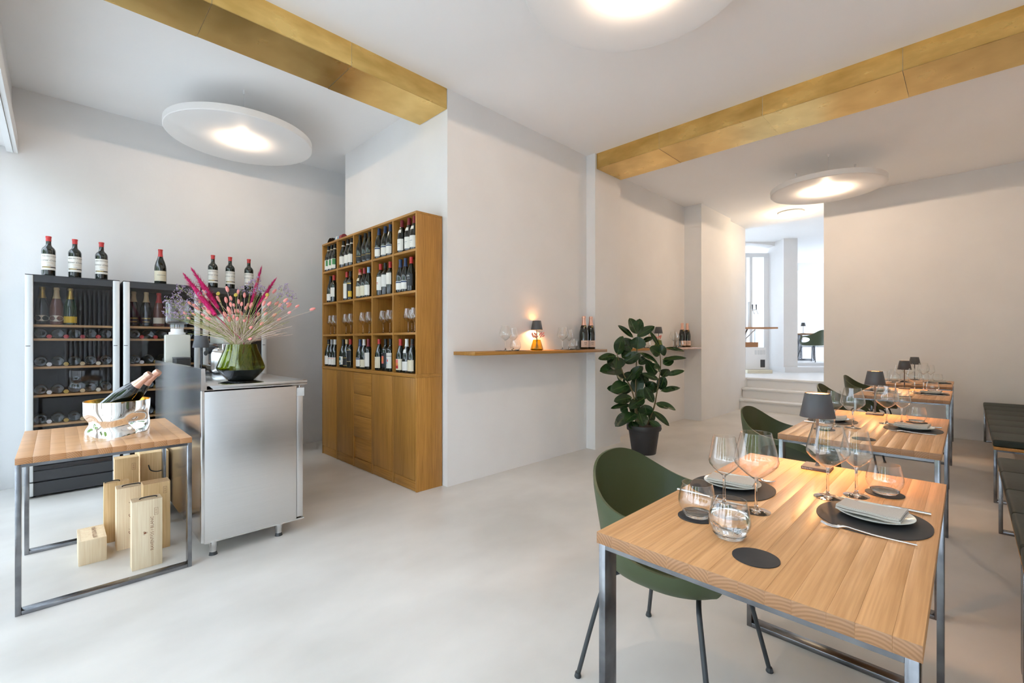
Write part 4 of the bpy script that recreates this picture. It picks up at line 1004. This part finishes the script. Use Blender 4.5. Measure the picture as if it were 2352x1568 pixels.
def small_vase(label, loc, mat, flowers, n, seed):
    v = T('small_vase', label, 'vase', loc); s = .42
    pr = [(.052, .0), (.058, .006), (.062, .018), (.060, .028), (.040, .094), (.036, .106)]
    L('vase_body', M[mat], [(0, 0)] + pr + [(r - .0018, z) for r, z in pr][::-1] + [(0, .004)], v, 28, smooth=50)
    f = T('dried_sprig', flowers, 'flowers', Vector(loc) + V(0, 0, .006)); q = random.Random(seed); bs = bmesh.new()
    for i in range(n):
        a = q.uniform(0, 2*PI); e = q.uniform(.04, .085); tip = V(math.cos(a)*e*1.15, math.sin(a)*e*.5, q.uniform(.125, .165))
        ft = V(-math.cos(a)*.025, -math.sin(a)*.025, .004)
        pts = spline([ft, V(math.cos(a)*.012, math.sin(a)*.012, .095), tip], 4); tube(bs, pts, .0009, 4, False)
        o = link('bunny_tail', bun, f, tip, (V(0, 0, 1).rotation_difference((pts[-1]-pts[-2]).normalized())).to_euler()); o.scale = (.95, .95, 1.2)
    o = obj('stems', bs, M['gstem'], f, 60); o['kind'] = 'stuff'
small_vase('small amber green vase in front of the glowing shelf lamp', on1(1233, -.06), 'vase_amber', 'sprig of dried pink bunny tails before the glowing lamp', 16, 5)
table_lamp('dark grey table lamp glowing against the wall on the oak shelf', on1(1233, .08) + V(0, 0, 0), 6.0, 0, lt=False)
def champ_pair(px1, px2, yy, z, place, sc=1.17):
    for px, w in ((px1, 'left'), (px2, 'right')):
        p = atY(px, 795, yy)
        bottle('champagne_bottle', 'blush labelled champagne bottle ' + place + (', nearer the glasses' if w == 'left' else ', farther from the glasses'), (p.x, yy, z + .0006), kind='champ', cap='rosegold', capz=.232, neck='black', neckz=(.208, .2318), lab='blush', labz=(.02, .085), sc=sc, rz=-PI/2 - .55, arc=1.0,
               art=[(.06, .064, .35, 0, 'ink'), (.045, .048, .25, 0, 'ink')], cat='champagne bottle', seg=28)
        for o in [o for o in D.objects if o.name.startswith('champagne_bottle')][-1:]:
            link('neck_medal', cached('medal', lambda: oval('champ', .212, .012, .012, .0300, 'gold')), o); link('neck_ring', cached('nring', None), o)
champ_pair(1341, 1357, 3.08, Z1, 'on the lamp shelf')
Z2 = 1.172
wall_shelf('oak wall shelf behind the rubber plant', 5.05, 7.2345, 2.985, 3.2628, Z2)
def on2(px, dy=0.):
    y = 3.12 + dy; p = atY(px, 795, y); return V(p.x, y, Z2 + .0005)
rect_mat('placemat', 'dark placemat under glasses on the shelf behind the plant', on2(1553), .17, .12)
rect_mat('placemat', 'dark placemat mostly hidden by the plant on the far shelf', on2(1484), .17, .12)
make_glass('wine_glass', 'large wine glass on the shelf behind the plant', True, on2(1547) + UP); make_glass('wine_glass', 'smaller wine glass before champagne on the shelf behind the plant', False, on2(1554, .02) + UP)
make_glass('tumbler', 'water tumbler before champagne on the shelf behind the plant', False, on2(1561, -.05) + UP, tumbler=True); make_glass('tumbler', 'water tumbler glimpsed between rubber plant leaves', False, on2(1485, -.02) + UP, tumbler=True)
make_glass('wine_glass', 'wine glass glimpsed between rubber plant leaves', True, on2(1478, .03) + UP)
small_vase('small green vase before the unlit lamp behind the plant', on2(1513, -.04), 'vase', 'sprig of dried pink bunny tails before the unlit lamp', 12, 9)
table_lamp('dark grey table lamp, unlit, on the shelf behind the plant', on2(1512.5, .07), 0, 0, lt=False)
champ_pair(1567, 1578.5, 3.14, Z2, 'on the shelf behind the plant', 1.17)
so = T('power_socket', 'white double power socket on the wall beside the shelf champagne', 'socket', (atY(1325, 787, 3.185).x, 3.1848, 1.25))
B('socket_plate', M['white'], -.06, .06, -.008, 0, -.04, .04, so, .002); o = L('socket_well', M['fridge_white'], [(0, 0), (.02, 0), (.02, .004), (0, .004)], so, 20)
o.rotation_euler = (PI/2, 0, 0); o.location = (.015, -.008, 0)
so = T('power_socket', 'white wall box under the shelf end on the pilaster edge', 'socket', (4.4298, 3.12, 1.075))
B('socket_plate', M['white'], -.006, 0, -.045, .045, -.04, .05, so, .002); B('socket_cover', M['plaster'], -.008, -.0062, -.03, .03, -.025, .035, so)

# ------------------------------------------------------------------ rubber plant
pc = V(4.70, 2.59, 0)
pot = T('plant_pot', 'charcoal plastic plant pot standing by the white pilaster', 'plant pot', pc)
L('pot_wall', M['pot'], [(0, 0), (.128, 0), (.132, .004), (.168, .262), (.186, .264), (.188, .268), (.190, .318), (.187, .322), (.181, .322), (.178, .30), (.165, .285), (0, .283)], pot, 48, smooth=40)
L('potting_soil', M['soil'], [(0, .296), (.09, .293), (.172, .290), (.172, .287), (0, .286)], pot, 32)
pl = T('rubber_plant', 'tall rubber plant with glossy dark leaves in the charcoal pot', 'plant', pc + V(0, 0, .2961))
pb = pc + V(0, 0, .2961)
ZP = (pc.x + pc.y)*S2
def cp(x, y, dz=0.): return P(1340 + x*.2295, 700 + y*.2295, ZP + dz) - pb
stems = [[(545, 1200, 0), (532, 1040, .0), (522, 850, 0), (530, 600, .01), (535, 430, .02), (545, 290, .02), (548, 170, .03)],
         [(525, 1200, -.03), (512, 960, -.04), (470, 820, -.06), (420, 730, -.07), (380, 640, -.08), (345, 520, -.1), (335, 480, -.1)],
         [(640, 1200, .03), (705, 1030, .03), (735, 880, .02), (765, 700, .01), (772, 560, .0), (755, 430, 0)], [(530, 1200, .05), (532, 870, .05)]]
for st_ in stems:
    pts = spline([cp(*s) for s in st_], 5); Tb('stem', M['stem'], pts, [.010 - .006*i/len(pts) for i in range(len(pts))], pl, 8)
LV = [((530, 285), (465, 130), 105, .0), ((545, 290), (560, 135), 95, .06), ((540, 315), (712, 208), 82, -.02), ((495, 322), (350, 200), 50, .04), ((340, 495), (390, 312), 105, -.12), ((480, 450), (392, 335), 110, -.02),
      ((540, 440), (552, 318), 130, -.05), ((590, 372), (702, 318), 52, .04), ((755, 410), (668, 265), 34, -.06), ((325, 508), (152, 535), 68, -.14), ((335, 522), (322, 648), 150, -.16), ((385, 650), (168, 655), 150, -.12),
      ((410, 575), (572, 480), 100, -.08), ((390, 530), (475, 455), 90, -.02), ((640, 530), (552, 590), 85, .03), ((575, 480), (755, 595), 62, -.04), ((765, 495), (668, 425), 100, -.07), ((765, 470), (830, 435), 100, -.08), ((830, 428), (1018, 458), 34, .02),
      ((800, 545), (1032, 522), 52, -.05), ((800, 590), (902, 545), 92, -.02), ((640, 560), (730, 700), 115, .02), ((835, 700), (1012, 655), 50, -.02), ((775, 640), (708, 620), 78, -.08), ((790, 720), (850, 640), 95, .04), ((780, 860), (972, 822), 56, .03),
      ((790, 862), (925, 835), 66, -.05), ((750, 745), (590, 682), 52, -.08), ((465, 745), (592, 612), 100, -.10), ((420, 750), (335, 700), 100, -.05), ((490, 670), (430, 760), 100, -.10), ((450, 795), (275, 855), 122, -.12), ((400, 870), (240, 830), 95, -.04), ((520, 875), (560, 705), 110, .04),
      ((482, 925), (308, 960), 88, -.1), ((470, 1000), (275, 1028), 60, -.06), ((605, 935), (458, 1032), 100, -.12), ((610, 945), (580, 830), 110, -.02), ((700, 975), (615, 820), 70, -.06), ((728, 985), (858, 1030), 60, -.04), ((755, 975), (930, 1047), 62, -.02),
      ((470, 1075), (318, 1212), 100, -.1), ((525, 1085), (410, 1172), 92, -.14), ((560, 1085), (600, 1212), 115, -.15), ((700, 1065), (865, 1207), 62, -.08), ((665, 1160), (785, 1243), 66, -.1), ((610, 1000), (640, 1110), 120, .02), ((485, 1165), (520, 1256), 88, -.12),
      ((440, 1030), (372, 1062), 80, -.02), ((810, 720), (765, 850), 95, .06), ((690, 770), (640, 850), 90, .08), ((560, 640), (520, 790), 100, .08), ((620, 700), (600, 790), 80, .1), ((400, 690), (360, 770), 90, .06), ((700, 880), (690, 760), 100, .1), ((560, 1080), (470, 1010), 100, .1), ((650, 1090), (720, 1150), 80, .06), ((430, 800), (420, 900), 100, .06)]
def leaf(a, b, w, dz, i):
    q = random.Random(i*13 + 1)
    A, Bp = cp(*a, dz*.35), cp(*b, dz)
    ax = Bp - A; Ln = ax.length; ax.normalize()
    tocam = (V(0, 0, H) - (pb + (A + Bp)/2)).normalized()
    nrm = (tocam*q.uniform(.7, 1.) + V(0, 0, 1)*q.uniform(.3, .9) + V(q.uniform(-.3, .3), q.uniform(-.3, .3), 0))
    nrm = (nrm - ax*nrm.dot(ax)).normalized(); side = ax.cross(nrm)
    hw = w*.2295*ZP/F/2*1.2
    bm = bmesh.new(); n_, m_ = 12, 6; rows = []
    for k in range(n_ + 1):
        t = k/n_; wd = hw*(math.sin(PI*min(1., t*.97 + .015))**.62)*(1 - .25*(t - .45)) if t < 1 else 0
        if t > .93: wd *= (1 - t)/.07*.8 + .05
        row = []
        for j in range(-m_//2, m_//2 + 1):
            u = j/(m_/2)
            arch = -.10*Ln*(t - .35)**2*1.2
            row.append(bm.verts.new(A + ax*Ln*t + side*wd*u + nrm*(arch + .16*wd*abs(u)**1.4 + .002*math.sin(8*t + 3*u))))
        rows.append(row)
    for r0, r1 in zip(rows, rows[1:]):
        for j in range(m_): bm.faces.new((r0[j], r0[j+1], r1[j+1], r1[j]))
    bmesh.ops.remove_doubles(bm, verts=bm.verts[:], dist=1e-5); bmesh.ops.recalc_face_normals(bm, faces=bm.faces[:])
    bmesh.ops.solidify(bm, geom=bm.faces[:], thickness=.0012)
    lf = obj('leaf', bm, M['leaf'], pl, 60)
    bm = bmesh.new(); tube(bm, [A + ax*Ln*t + nrm*(-.12*Ln*(t-.35)**2 + .0012) for t in (-.04, .2, .4, .6, .8, .94)], [.0035, .003, .0026, .002, .0014, .0006], 5)
    obj('midrib', bm, M['rib'], lf, 60)
for i, (a, b, w, dz) in enumerate(LV): leaf(a, b, w, dz, i)

# ------------------------------------------------------------------ dining tables and settings
TZ = .755
TAB = [(1.015, 2.225, .052, .697, 'nearest the window wall'), (2.805, 4.095, .082, .738, 'second from the window wall'), (5.37, 6.47, .105, .77, 'third from the window wall'), (6.99, 8.03, .12, .80, 'against the end wall')]
def plate_set(cx, cy, sgn, w, g_):
    """sgn=+1: guest sits on the +Y side"""
    rect_mat('placemat', f'black oval placemat on the {g_[0]}, {w}', (cx, cy, TZ + .0004), .145, .13, nn=2.2)
    t = T('plate', f'pale grey plate on the {g_[0]}, {w}', 'plate', (cx + .012, cy + .004*sgn, TZ + .0026))
    link('dish', cached('dish', lambda: mesh(lambda_l([(0, .001), (.05, 0), (.056, .002), (.075, .008), (.0895, .0145), (.0905, .0155), (.0895, .0163), (.074, .0105), (.055, .0055), (0, .005)], 56), M['plate'], 50)), t)
    n = T('napkin', f'folded stone linen napkin on the {g_[0]}, {w}', 'napkin', (cx + .010, cy + .002, TZ + .0085), .0)
    def nap():
        bm = bmesh.new(); N_ = 14
        def sheet(z0, l0, l1, d0, d1, sag):
            g2 = [[None]*(N_ + 1) for _ in range(7)]
            for a in range(7):
                for b in range(N_ + 1):
                    u, v_ = a/6, b/N_; y = l0 + (l1 - l0)*v_; x = d0 + (d1 - d0)*u
                    z = z0 + .006*max(0, (abs(y)/.07)**2 - .3) + .004*math.sin(3*v_ + 2*u) + sag*u
                    g2[a][b] = bm.verts.new((x, y, z))
            fs = [bm.faces.new((g2[a][b], g2[a+1][b], g2[a+1][b+1], g2[a][b+1])) for a in range(6) for b in range(N_)]
            return fs
        for k_, (z0, l0, l1, d0, d1) in enumerate(((.003, -.074, .075, -.046, .046), (.0095, -.070, .073, -.043, .047), (.016, -.072, .074, -.041, .045))):
            sheet(z0, l0, l1, d0, d1, .004)
        bmesh.ops.recalc_face_normals(bm, faces=bm.faces[:]); bmesh.ops.solidify(bm, geom=bm.faces[:], thickness=.0048)
        return mesh(bm, M['napkin'], 50)
    link('napkin_cloth', cached('nap', nap), n, rot=(0, 0, .12*sgn))
    fx, kx = (cx - .145, cx + .148) if sgn < 0 else (cx + .148, cx - .165)
    f = T('fork', f'steel fork beside the plate on the {g_[0]}, {w}', 'fork', (fx, cy, TZ + .0004), 0 if sgn < 0 else PI)
    def fork():
        bm = bmesh.new()
        pts = [V(0, -.105, .004), V(0, -.03, .0035), V(0, .015, .007), V(0, .038, .009), V(0, .055, .004)]
        sp = spline(pts, 4); rr = [.0034]*5 + [.003]*3 + [.0025]*5 + [.004]*2 + [.007]*2; tube(bm, sp, [max(.002, rr[min(i, len(rr)-1)])*.8 for i in range(len(sp))], 8)
        for k_ in range(3):
            x = (k_ - 1)*.006; tube(bm, [V(x*.9, .053, .004), V(x, .068, .0028), V(x, .082, .004), V(x*.95, .095, .009)], [.0022, .0018, .0016, .001], 6)
        return mesh(bm, M['cutlery'], 60)
    link('fork_body', cached('fork', fork), f)
    k = T('knife', f'steel knife beside the plate on the {g_[0]}, {w}', 'knife', (kx, cy, TZ + .0004), 0 if sgn < 0 else PI)
    def hand():
        bm = bmesh.new(); tube(bm, [V(0, -.118, .0045), V(0, -.08, .0045), V(0, -.01, .004)], [.0045, .0045, .0036], 10); return mesh(bm, M['cutlery'], 60)
    def blade():
        bm = bmesh.new(); pr = [(-.004, -.012), (.004, -.012), (.008, .01), (.009, .06), (.006, .085), (-.001, .102), (-.004, .08)]
        a = [bm.verts.new((x, y, .0012)) for x, y in pr]; b = [bm.verts.new((x, y, .0032)) for x, y in pr]; bm.faces.new(a[::-1]); bm.faces.new(b)
        for i in range(7): bm.faces.new((a[i], a[(i+1) % 7], b[(i+1) % 7], b[i]))
        return mesh(bm, M['cutlery'], 30)
    link('knife_handle', cached('khand', hand), k); link('knife_blade', cached('kblade', blade), k)
for ti, (x0, x1, y0, y1, w) in enumerate(TAB):
    tn = f'dining table {w}'
    tb = T('dining_table', f'oak topped steel frame {tn}', 'table', (x0, y0, 0))
    LX, LY = x1 - x0, y1 - y0
    frame(tb, .004, LX - .004, .004, LY - .004, TZ - .030, 'Y')
    wds = [.038, .05, .042, .055, .045, .05, .06, .042, .05, .055, .04, .05, .045]; s_ = sum(wds); y = 0
    for k_, wd in enumerate(wds):
        d_ = wd/s_*LY; B('stave', M['tabx'], 0, LX, 0, d_ - .0001, TZ - .0295, TZ, tb, .0005).location = (0, y, 0); y += d_
    k = LX/1.21
    def q(dx, dy): return (x0 + dx*k, y0 + dy, TZ + .0005)
    table_lamp(f'dark grey table lamp glowing on the {tn}', q(1.125, .37), (8.5, 8, 7, 0)[ti], 0.02, lt=(ti < 2))
    plate_set(x0 + .625*k, y0 + .14, -1, tn, ['bench side']); plate_set(x0 + .64*k, y0 + .525, 1, tn, ['chair side'])
    c1, c2, c3 = q(.925, .142), q(.288, .498), q(.138, .297)
    rect_mat('coaster', f'black round coaster under the bench side tumbler, {tn}', c1, .052, .052, nn=2); rect_mat('coaster', f'black round coaster under the chair side tumbler, {tn}', c2, .052, .052, nn=2)
    rect_mat('coaster', f'empty black round coaster on the {tn}', c3, .05, .05, nn=2)
    up = V(0, 0, .0022)
    make_glass('tumbler', f'empty tumbler by the bench side plate, {tn}', False, Vector(c1) + up, tumbler=True); make_glass('tumbler', f'empty tumbler by the chair side plate, {tn}', False, Vector(c2) + up, tumbler=True)
    make_glass('wine_glass', f'large wine glass by the bench side plate, {tn}', True, q(.752, .268)); make_glass('wine_glass', f'smaller wine glass by the bench side plate, {tn}', False, q(.835, .205))
    make_glass('wine_glass', f'large wine glass by the chair side plate, {tn}', True, q(.455, .392)); make_glass('wine_glass', f'smaller wine glass by the chair side plate, {tn}', False, q(.44, .478))
    if ti == 0:
        g = make_glass('tumbler', 'tumbler half full of water standing on bare oak', False, q(.212, .382), tumbler=True)
        L('water', M['water'], [(0, .0105), (.034, .0125), (.0395, .0165), (.0472, .031), (.0496, .041), (.0488, .052), (.0468, .061), (0, .061)], g, 32, smooth=50)

# ------------------------------------------------------------------ armchairs
def shell_mesh():
    bm = bmesh.new(); NA, NR = 72, 22
    def rim(a):                                    # a=0 front(-Y), PI=back(+Y)
        c = -math.cos(a)
        s = abs(math.sin(a))
        if c > 0: return .655 + .155*(c**1.9) if c < 1 else .81
        t = -c
        return .655 - .02*t - (.655 - .02 - .405)*(max(0, (t - .50)/.5)**1.15 if t > .5 else 0)
    grid = []
    SZ_ = .418
    ctr = V(0, -.02, SZ_)
    for i in range(NA):
        a = 2*PI*i/NA; c = -math.cos(a); s = math.sin(a)
        hw = .292; hb = .285 if c > 0 else .275
        ex = .80
        px = hw*math.copysign(abs(s)**ex, s); py = hb*math.copysign(abs(c)**ex, c)
        zr = rim(a); row = []
        for k in range(1, NR + 1):
            t = k/NR
            if zr > .47:
                fl = min(1, t/.55); up_ = max(0, (t - .42)/.58)
                rr = .80*math.sin(fl*PI/2)**1.0 + .20*up_
                z = SZ_ - .012*math.sin(min(1, t/.5)*PI) + (zr - SZ_)*(up_**1.45)
            else:
                rr = t; z = SZ_ + (zr - SZ_)*t**2 - .010*math.sin(t*PI)
            row.append(bm.verts.new((px*rr, py*rr - .02*(1 - rr), z)))
        grid.append(row)
    cv = bm.verts.new(ctr)
    for i in range(NA):
        A, Bq = grid[i], grid[(i+1) % NA]
        bm.faces.new((cv, A[0], Bq[0]))
        for k in range(NR - 1): bm.faces.new((A[k], A[k+1], Bq[k+1], Bq[k]))
    bm.faces.ensure_lookup_table()
    # oval openings under both arms
    dele = []
    for f in bm.faces:
        c = f.calc_center_median()
        if abs(c.x) > .20:
            e = ((c.y + .045)/.150)**2 + ((c.z - (.553 + .10*(c.y + .045)))/.066)**2
            if e < 1: dele.append(f)
    bmesh.ops.delete(bm, geom=dele, context='FACES')
    bed = [e for e in bm.edges if e.is_boundary]
    for it in range(6):
        new = {}
        for v in {v for e in bed for v in e.verts}:
            nb = [e.other_vert(v).co for e in v.link_edges if e.is_boundary]
            if len(nb) == 2: new[v] = v.co*.5 + (nb[0] + nb[1])*.25
        for v, c in new.items(): v.co = c
    bmesh.ops.recalc_face_normals(bm, faces=bm.faces[:]); bmesh.ops.solidify(bm, geom=bm.faces[:], thickness=.009)
    return mesh(bm, M['chair'], 45)
SHELL = shell_mesh()
def chair(label, x, y, rz=0., z=0., grp=None):
    t = T('armchair', label, 'chair', (x, y, z), rz, grp)
    link('shell', SHELL, t)
    for sx in (-1, 1):
        for sy in (-1, 1):
            def leg():
                bm = bmesh.new()
                pts = spline([V(0, .1*sy, .385), V(.10*sx, .135*sy, .385), V(.165*sx, .162*sy, .381), V(.195*sx, .178*sy, .357), V(.225*sx, .205*sy, .24), V(.268*sx, .250*sy, .012)], 6)
                tube(bm, pts, .0085, 10); return mesh(bm, M['black_metal'], 60)
            l_ = link('leg', cached(('cleg', sx, sy), leg), t)
            link('glide', cached(('cgl', sx, sy), lambda: mesh(glide_bm(sx, sy), M['black_metal'], 50)), l_)
    link('leg_brace', cached('cbr', lambda: mesh(brace_bm(), M['black_metal'], 40)), t)
    return t
def glide_bm(sx, sy):
    b_ = bmesh.new(); lathe(b_, [(0, 0), (.012, 0), (.0135, .003), (.0115, .010), (.0095, .018), (0, .018)], 14, (.269*sx, .251*sy, 0)); return b_
def brace_bm():
    b_ = bmesh.new(); box(b_, -.012, .012, -.14, .14, .378, .394); return b_
chair('olive green armchair tucked under the dining table nearest the window wall', 1.655, .785, 0)
chair('olive green armchair at the second dining table, its back toward the steps', 3.42, .825, 0)
chair('olive green armchair at the third dining table', 5.83, .86, 0)
chair('olive green armchair at the dining table against the end wall', 7.55, .90, 0)

# ------------------------------------------------------------------ benches
def bench(label, x0, x1, y0=-.60, y1=-.145, npan=3):
    t = T('bench', label, 'bench', (x0, y0, 0)); LX, LY = x1 - x0, y1 - y0
    frame(t, .0, LX, 0, LY, .415, 'Y', .020, .05)
    B('seat_board', M['oakx'], 0, LX, 0, LY, .4155, .438, t, .001)
    pw = LX/npan
    for i in range(npan):
        bm = bmesh.new(); box(bm, i*pw + .0008, (i+1)*pw - .0008, -.004, LY + .004, .4385, .495); bev(bm, .012, 3); obj('cushion', bm, M['leather'], t, 50)
    return t
bench('dark green leather bench nearest the window wall', .70, 2.56, npan=4); bench('dark green leather bench along the second dining table', 2.58, 4.42, npan=4); bench('dark green leather bench reaching the end wall', 5.18, 8.28, npan=7)

# ------------------------------------------------------------------ things in the bright back room
def RFp(px, py, Z): return P(px, py, Z)
bt = T('bar_table', 'high plank bar table with steel braces before the back room window', 'table', (0, 0, 0))
RB('plank_top', M['tab_side'], X_(1690, 10.2), X_(1778, 10.2), 10.05, 10.55, Z_(755, 10.2), Z_(751.5, 10.2), bt)
zt_ = Z_(755, 10.2)
Tb('brace', M['frame'], [RF @ V(X_(1700, 10.2), 10.3, LZ + .55), RF @ V(X_(1722, 10.2), 10.3, zt_ - .005)], .018, bt, 8); Tb('brace', M['fridge_white'], [RF @ V(X_(1704, 10.4), 10.5, zt_ - .35), RF @ V(X_(1740, 10.4), 10.5, zt_ - .005)], .014, bt, 8)
RB('trestle_post', M['fridge_white'], X_(1696, 10.2), X_(1702, 10.2), 10.2, 10.5, LZ, zt_, bt)
tp = T('beer_tap', 'slim beer tap column with two levers on the plank bar table', 'beer tap', RF @ V(X_(1721, 10.3), 10.3, Z_(751.5, 10.2) + .0005))
B('tap_column', M['fridge_white'], -.03, .03, -.03, .03, 0, .58, tp, .01)
for k_ in range(2):
    Tb('tap_lever', M['lampgrey'], [V(.06 + k_*.06, -.05 - .06*k_, .40), V(.05 + k_*.06, -.05 - .06*k_, .52)], [.010, .016], tp, 8); Tb('tap_spout', M['steel2'], [V(.03, -.03, .40), V(.06 + k_*.06, -.05 - .06*k_, .40), V(.09 + k_*.06, -.08 - .06*k_, .30)], .010, tp, 8)
cr = T('wooden_tray', 'orange brown wooden tray standing on the white cooler', 'tray', RF @ V(X_(1727, 10.2), 10.35, Z_(797, 10.15)))
bm = bmesh.new(); box(bm, -.17, .17, -.1, .1, 0, .015); box(bm, -.17, .17, -.1, -.085, .015, .11); box(bm, -.17, .17, .085, .1, .015, .11); box(bm, -.17, -.155, -.085, .085, .015, .11); box(bm, .155, .17, -.085, .085, .015, .11)
o = obj('tray_body', bm, M['tab_side'], cr); o.rotation_euler = (0, 0, -PI/4)
co = T('beverage_cooler', 'white under counter beverage cooler with vent grilles in back room', 'cooler', RF @ V(X_(1736, 10.15), 10.15, LZ + .075))
hc = Z_(797.5, 10.15) - LZ - .076; wc = X_(1761, 10.15) - X_(1713, 10.15)
o = B('cooler_body', M['white'], -wc/2, wc/2, 0, .45, 0, hc, co, .01); 
for k_ in range(4): B('vent_grille', M['fridge_white'], -wc/2 + .21 + k_*.062, -wc/2 + .255 + k_*.062, -.004, 0, hc - .16, hc - .06, co)
B('tap_recess', M['fridge_dark'], wc/2 - .13, wc/2 - .03, -.004, 0, .05, .22, co); B('side_edge', M['fridge_dark'], -wc/2 - .02, -wc/2 - .0005, -.002, .05, 0, hc, co)
co.rotation_euler = (0, 0, -PI/4)
pm = T('plinth_board', 'cream board stack under the white cooler', 'board', RF @ V(X_(1740, 10.1), 10.05, LZ + .0005), -PI/4)
for k_ in range(2): B('board', M['tile_board'], -.28, .27, -.06, .6, k_*.037, k_*.037 + .036, pm, .003)
UZ = .745
ch = chair('pale lit green armchair in the upper back room', 0, 0, -PI/4 + PI + .35, UZ + .0005); ch.location = RF @ V(X_(1874, 11.5), 11.6, UZ + .0005)
t4 = T('dining_table', 'oak and black steel table beside the chair in the upper back room', 'table', RF @ V(X_(1838, 12.6), 12.6, UZ), -PI/4)
frame(t4, -.25, .22, -.3, .3, .70, 'X', .05, .05); B('table_top', M['tabx'], -.27, .95, -.32, .34, .7005, .735, t4, .002)
bl = RF @ V(X_(1845, 12.6), 12.6, UZ + .7355)
table_lamp('dark grey table lamp on the table in the upper back room', bl, 0, 0, lt=False)
make_glass('wine_glass', 'wine glass on the table in the upper back room, nearer the lamp', True, RF @ V(X_(1866, 12.6), 12.55, UZ + .7355)); make_glass('wine_glass', 'wine glass on the table in the upper back room, over the chair back', False, RF @ V(X_(1874, 12.6), 12.6, UZ + .7355))

# column radiator on the wall behind the tables (seen as a reflection in the fridge glass)
ra = T('radiator', 'white column radiator on the wall, mirrored in the fridge glass', 'radiator', (.12, -.69, .35))
for k_ in range(10):
    bm = bmesh.new(); tube(bm, spline([V(k_*.062, -.03, .03), V(k_*.062, 0, 0), V(k_*.062, .03, .03), V(k_*.062, .03, 1.65), V(k_*.062, 0, 1.68), V(k_*.062, -.03, 1.65), V(k_*.062, -.03, .03)], 3), .02, 8)
    obj('radiator_column', bm, M['white'], ra, 60)

# street trees outside the shopfront (mirrored in bottles and glasses)
M['foliage'] = noise_mat('street_tree_leaf', (.10, .20, .03), (.24, .38, .07), (3, 3, 3), (.6, .7))
def crown_mesh(seed):
    q = random.Random(seed); bm = bmesh.new()
    for i in range(2600):
        d = V(q.gauss(0, 1), q.gauss(0, 1), q.gauss(0, 1)).normalized(); r = q.uniform(.55, 1.)**.5
        c = V(d.x*1.15*r, d.y*1.25*r, d.z*1.7*r); a = V(q.gauss(0, 1), q.gauss(0, 1), q.gauss(0, 1)).normalized()*.10; b = a.cross(d).normalized()*.075
        bm.faces.new([bm.verts.new(v_) for v_ in (c - a, c + b, c + a, c - b)])
    return mesh(bm, M['foliage'], None, False)
CR = [crown_mesh(1), crown_mesh(2)]
for i, (x, y, h_) in enumerate(((-4.6, .4, 2.6), (-5.4, 3.2, 2.9), (-4.9, 5.9, 2.7), (-6.0, -2.6, 2.8))):
    t = T('street_tree', ('street tree opposite the dining tables', 'street tree opposite the side table', 'street tree opposite the wine fridges', 'street tree opposite the window corner')[i], 'tree', (x, y, -.03))
    o = link('foliage', CR[i % 2], t, (0, 0, h_)); o['kind'] = 'stuff'
    Tb('trunk', M['stem'], [V(0, 0, 0), V(.02, .03, h_*.5), V(0, 0, h_ + .4)], [.10, .08, .05], t, 10)
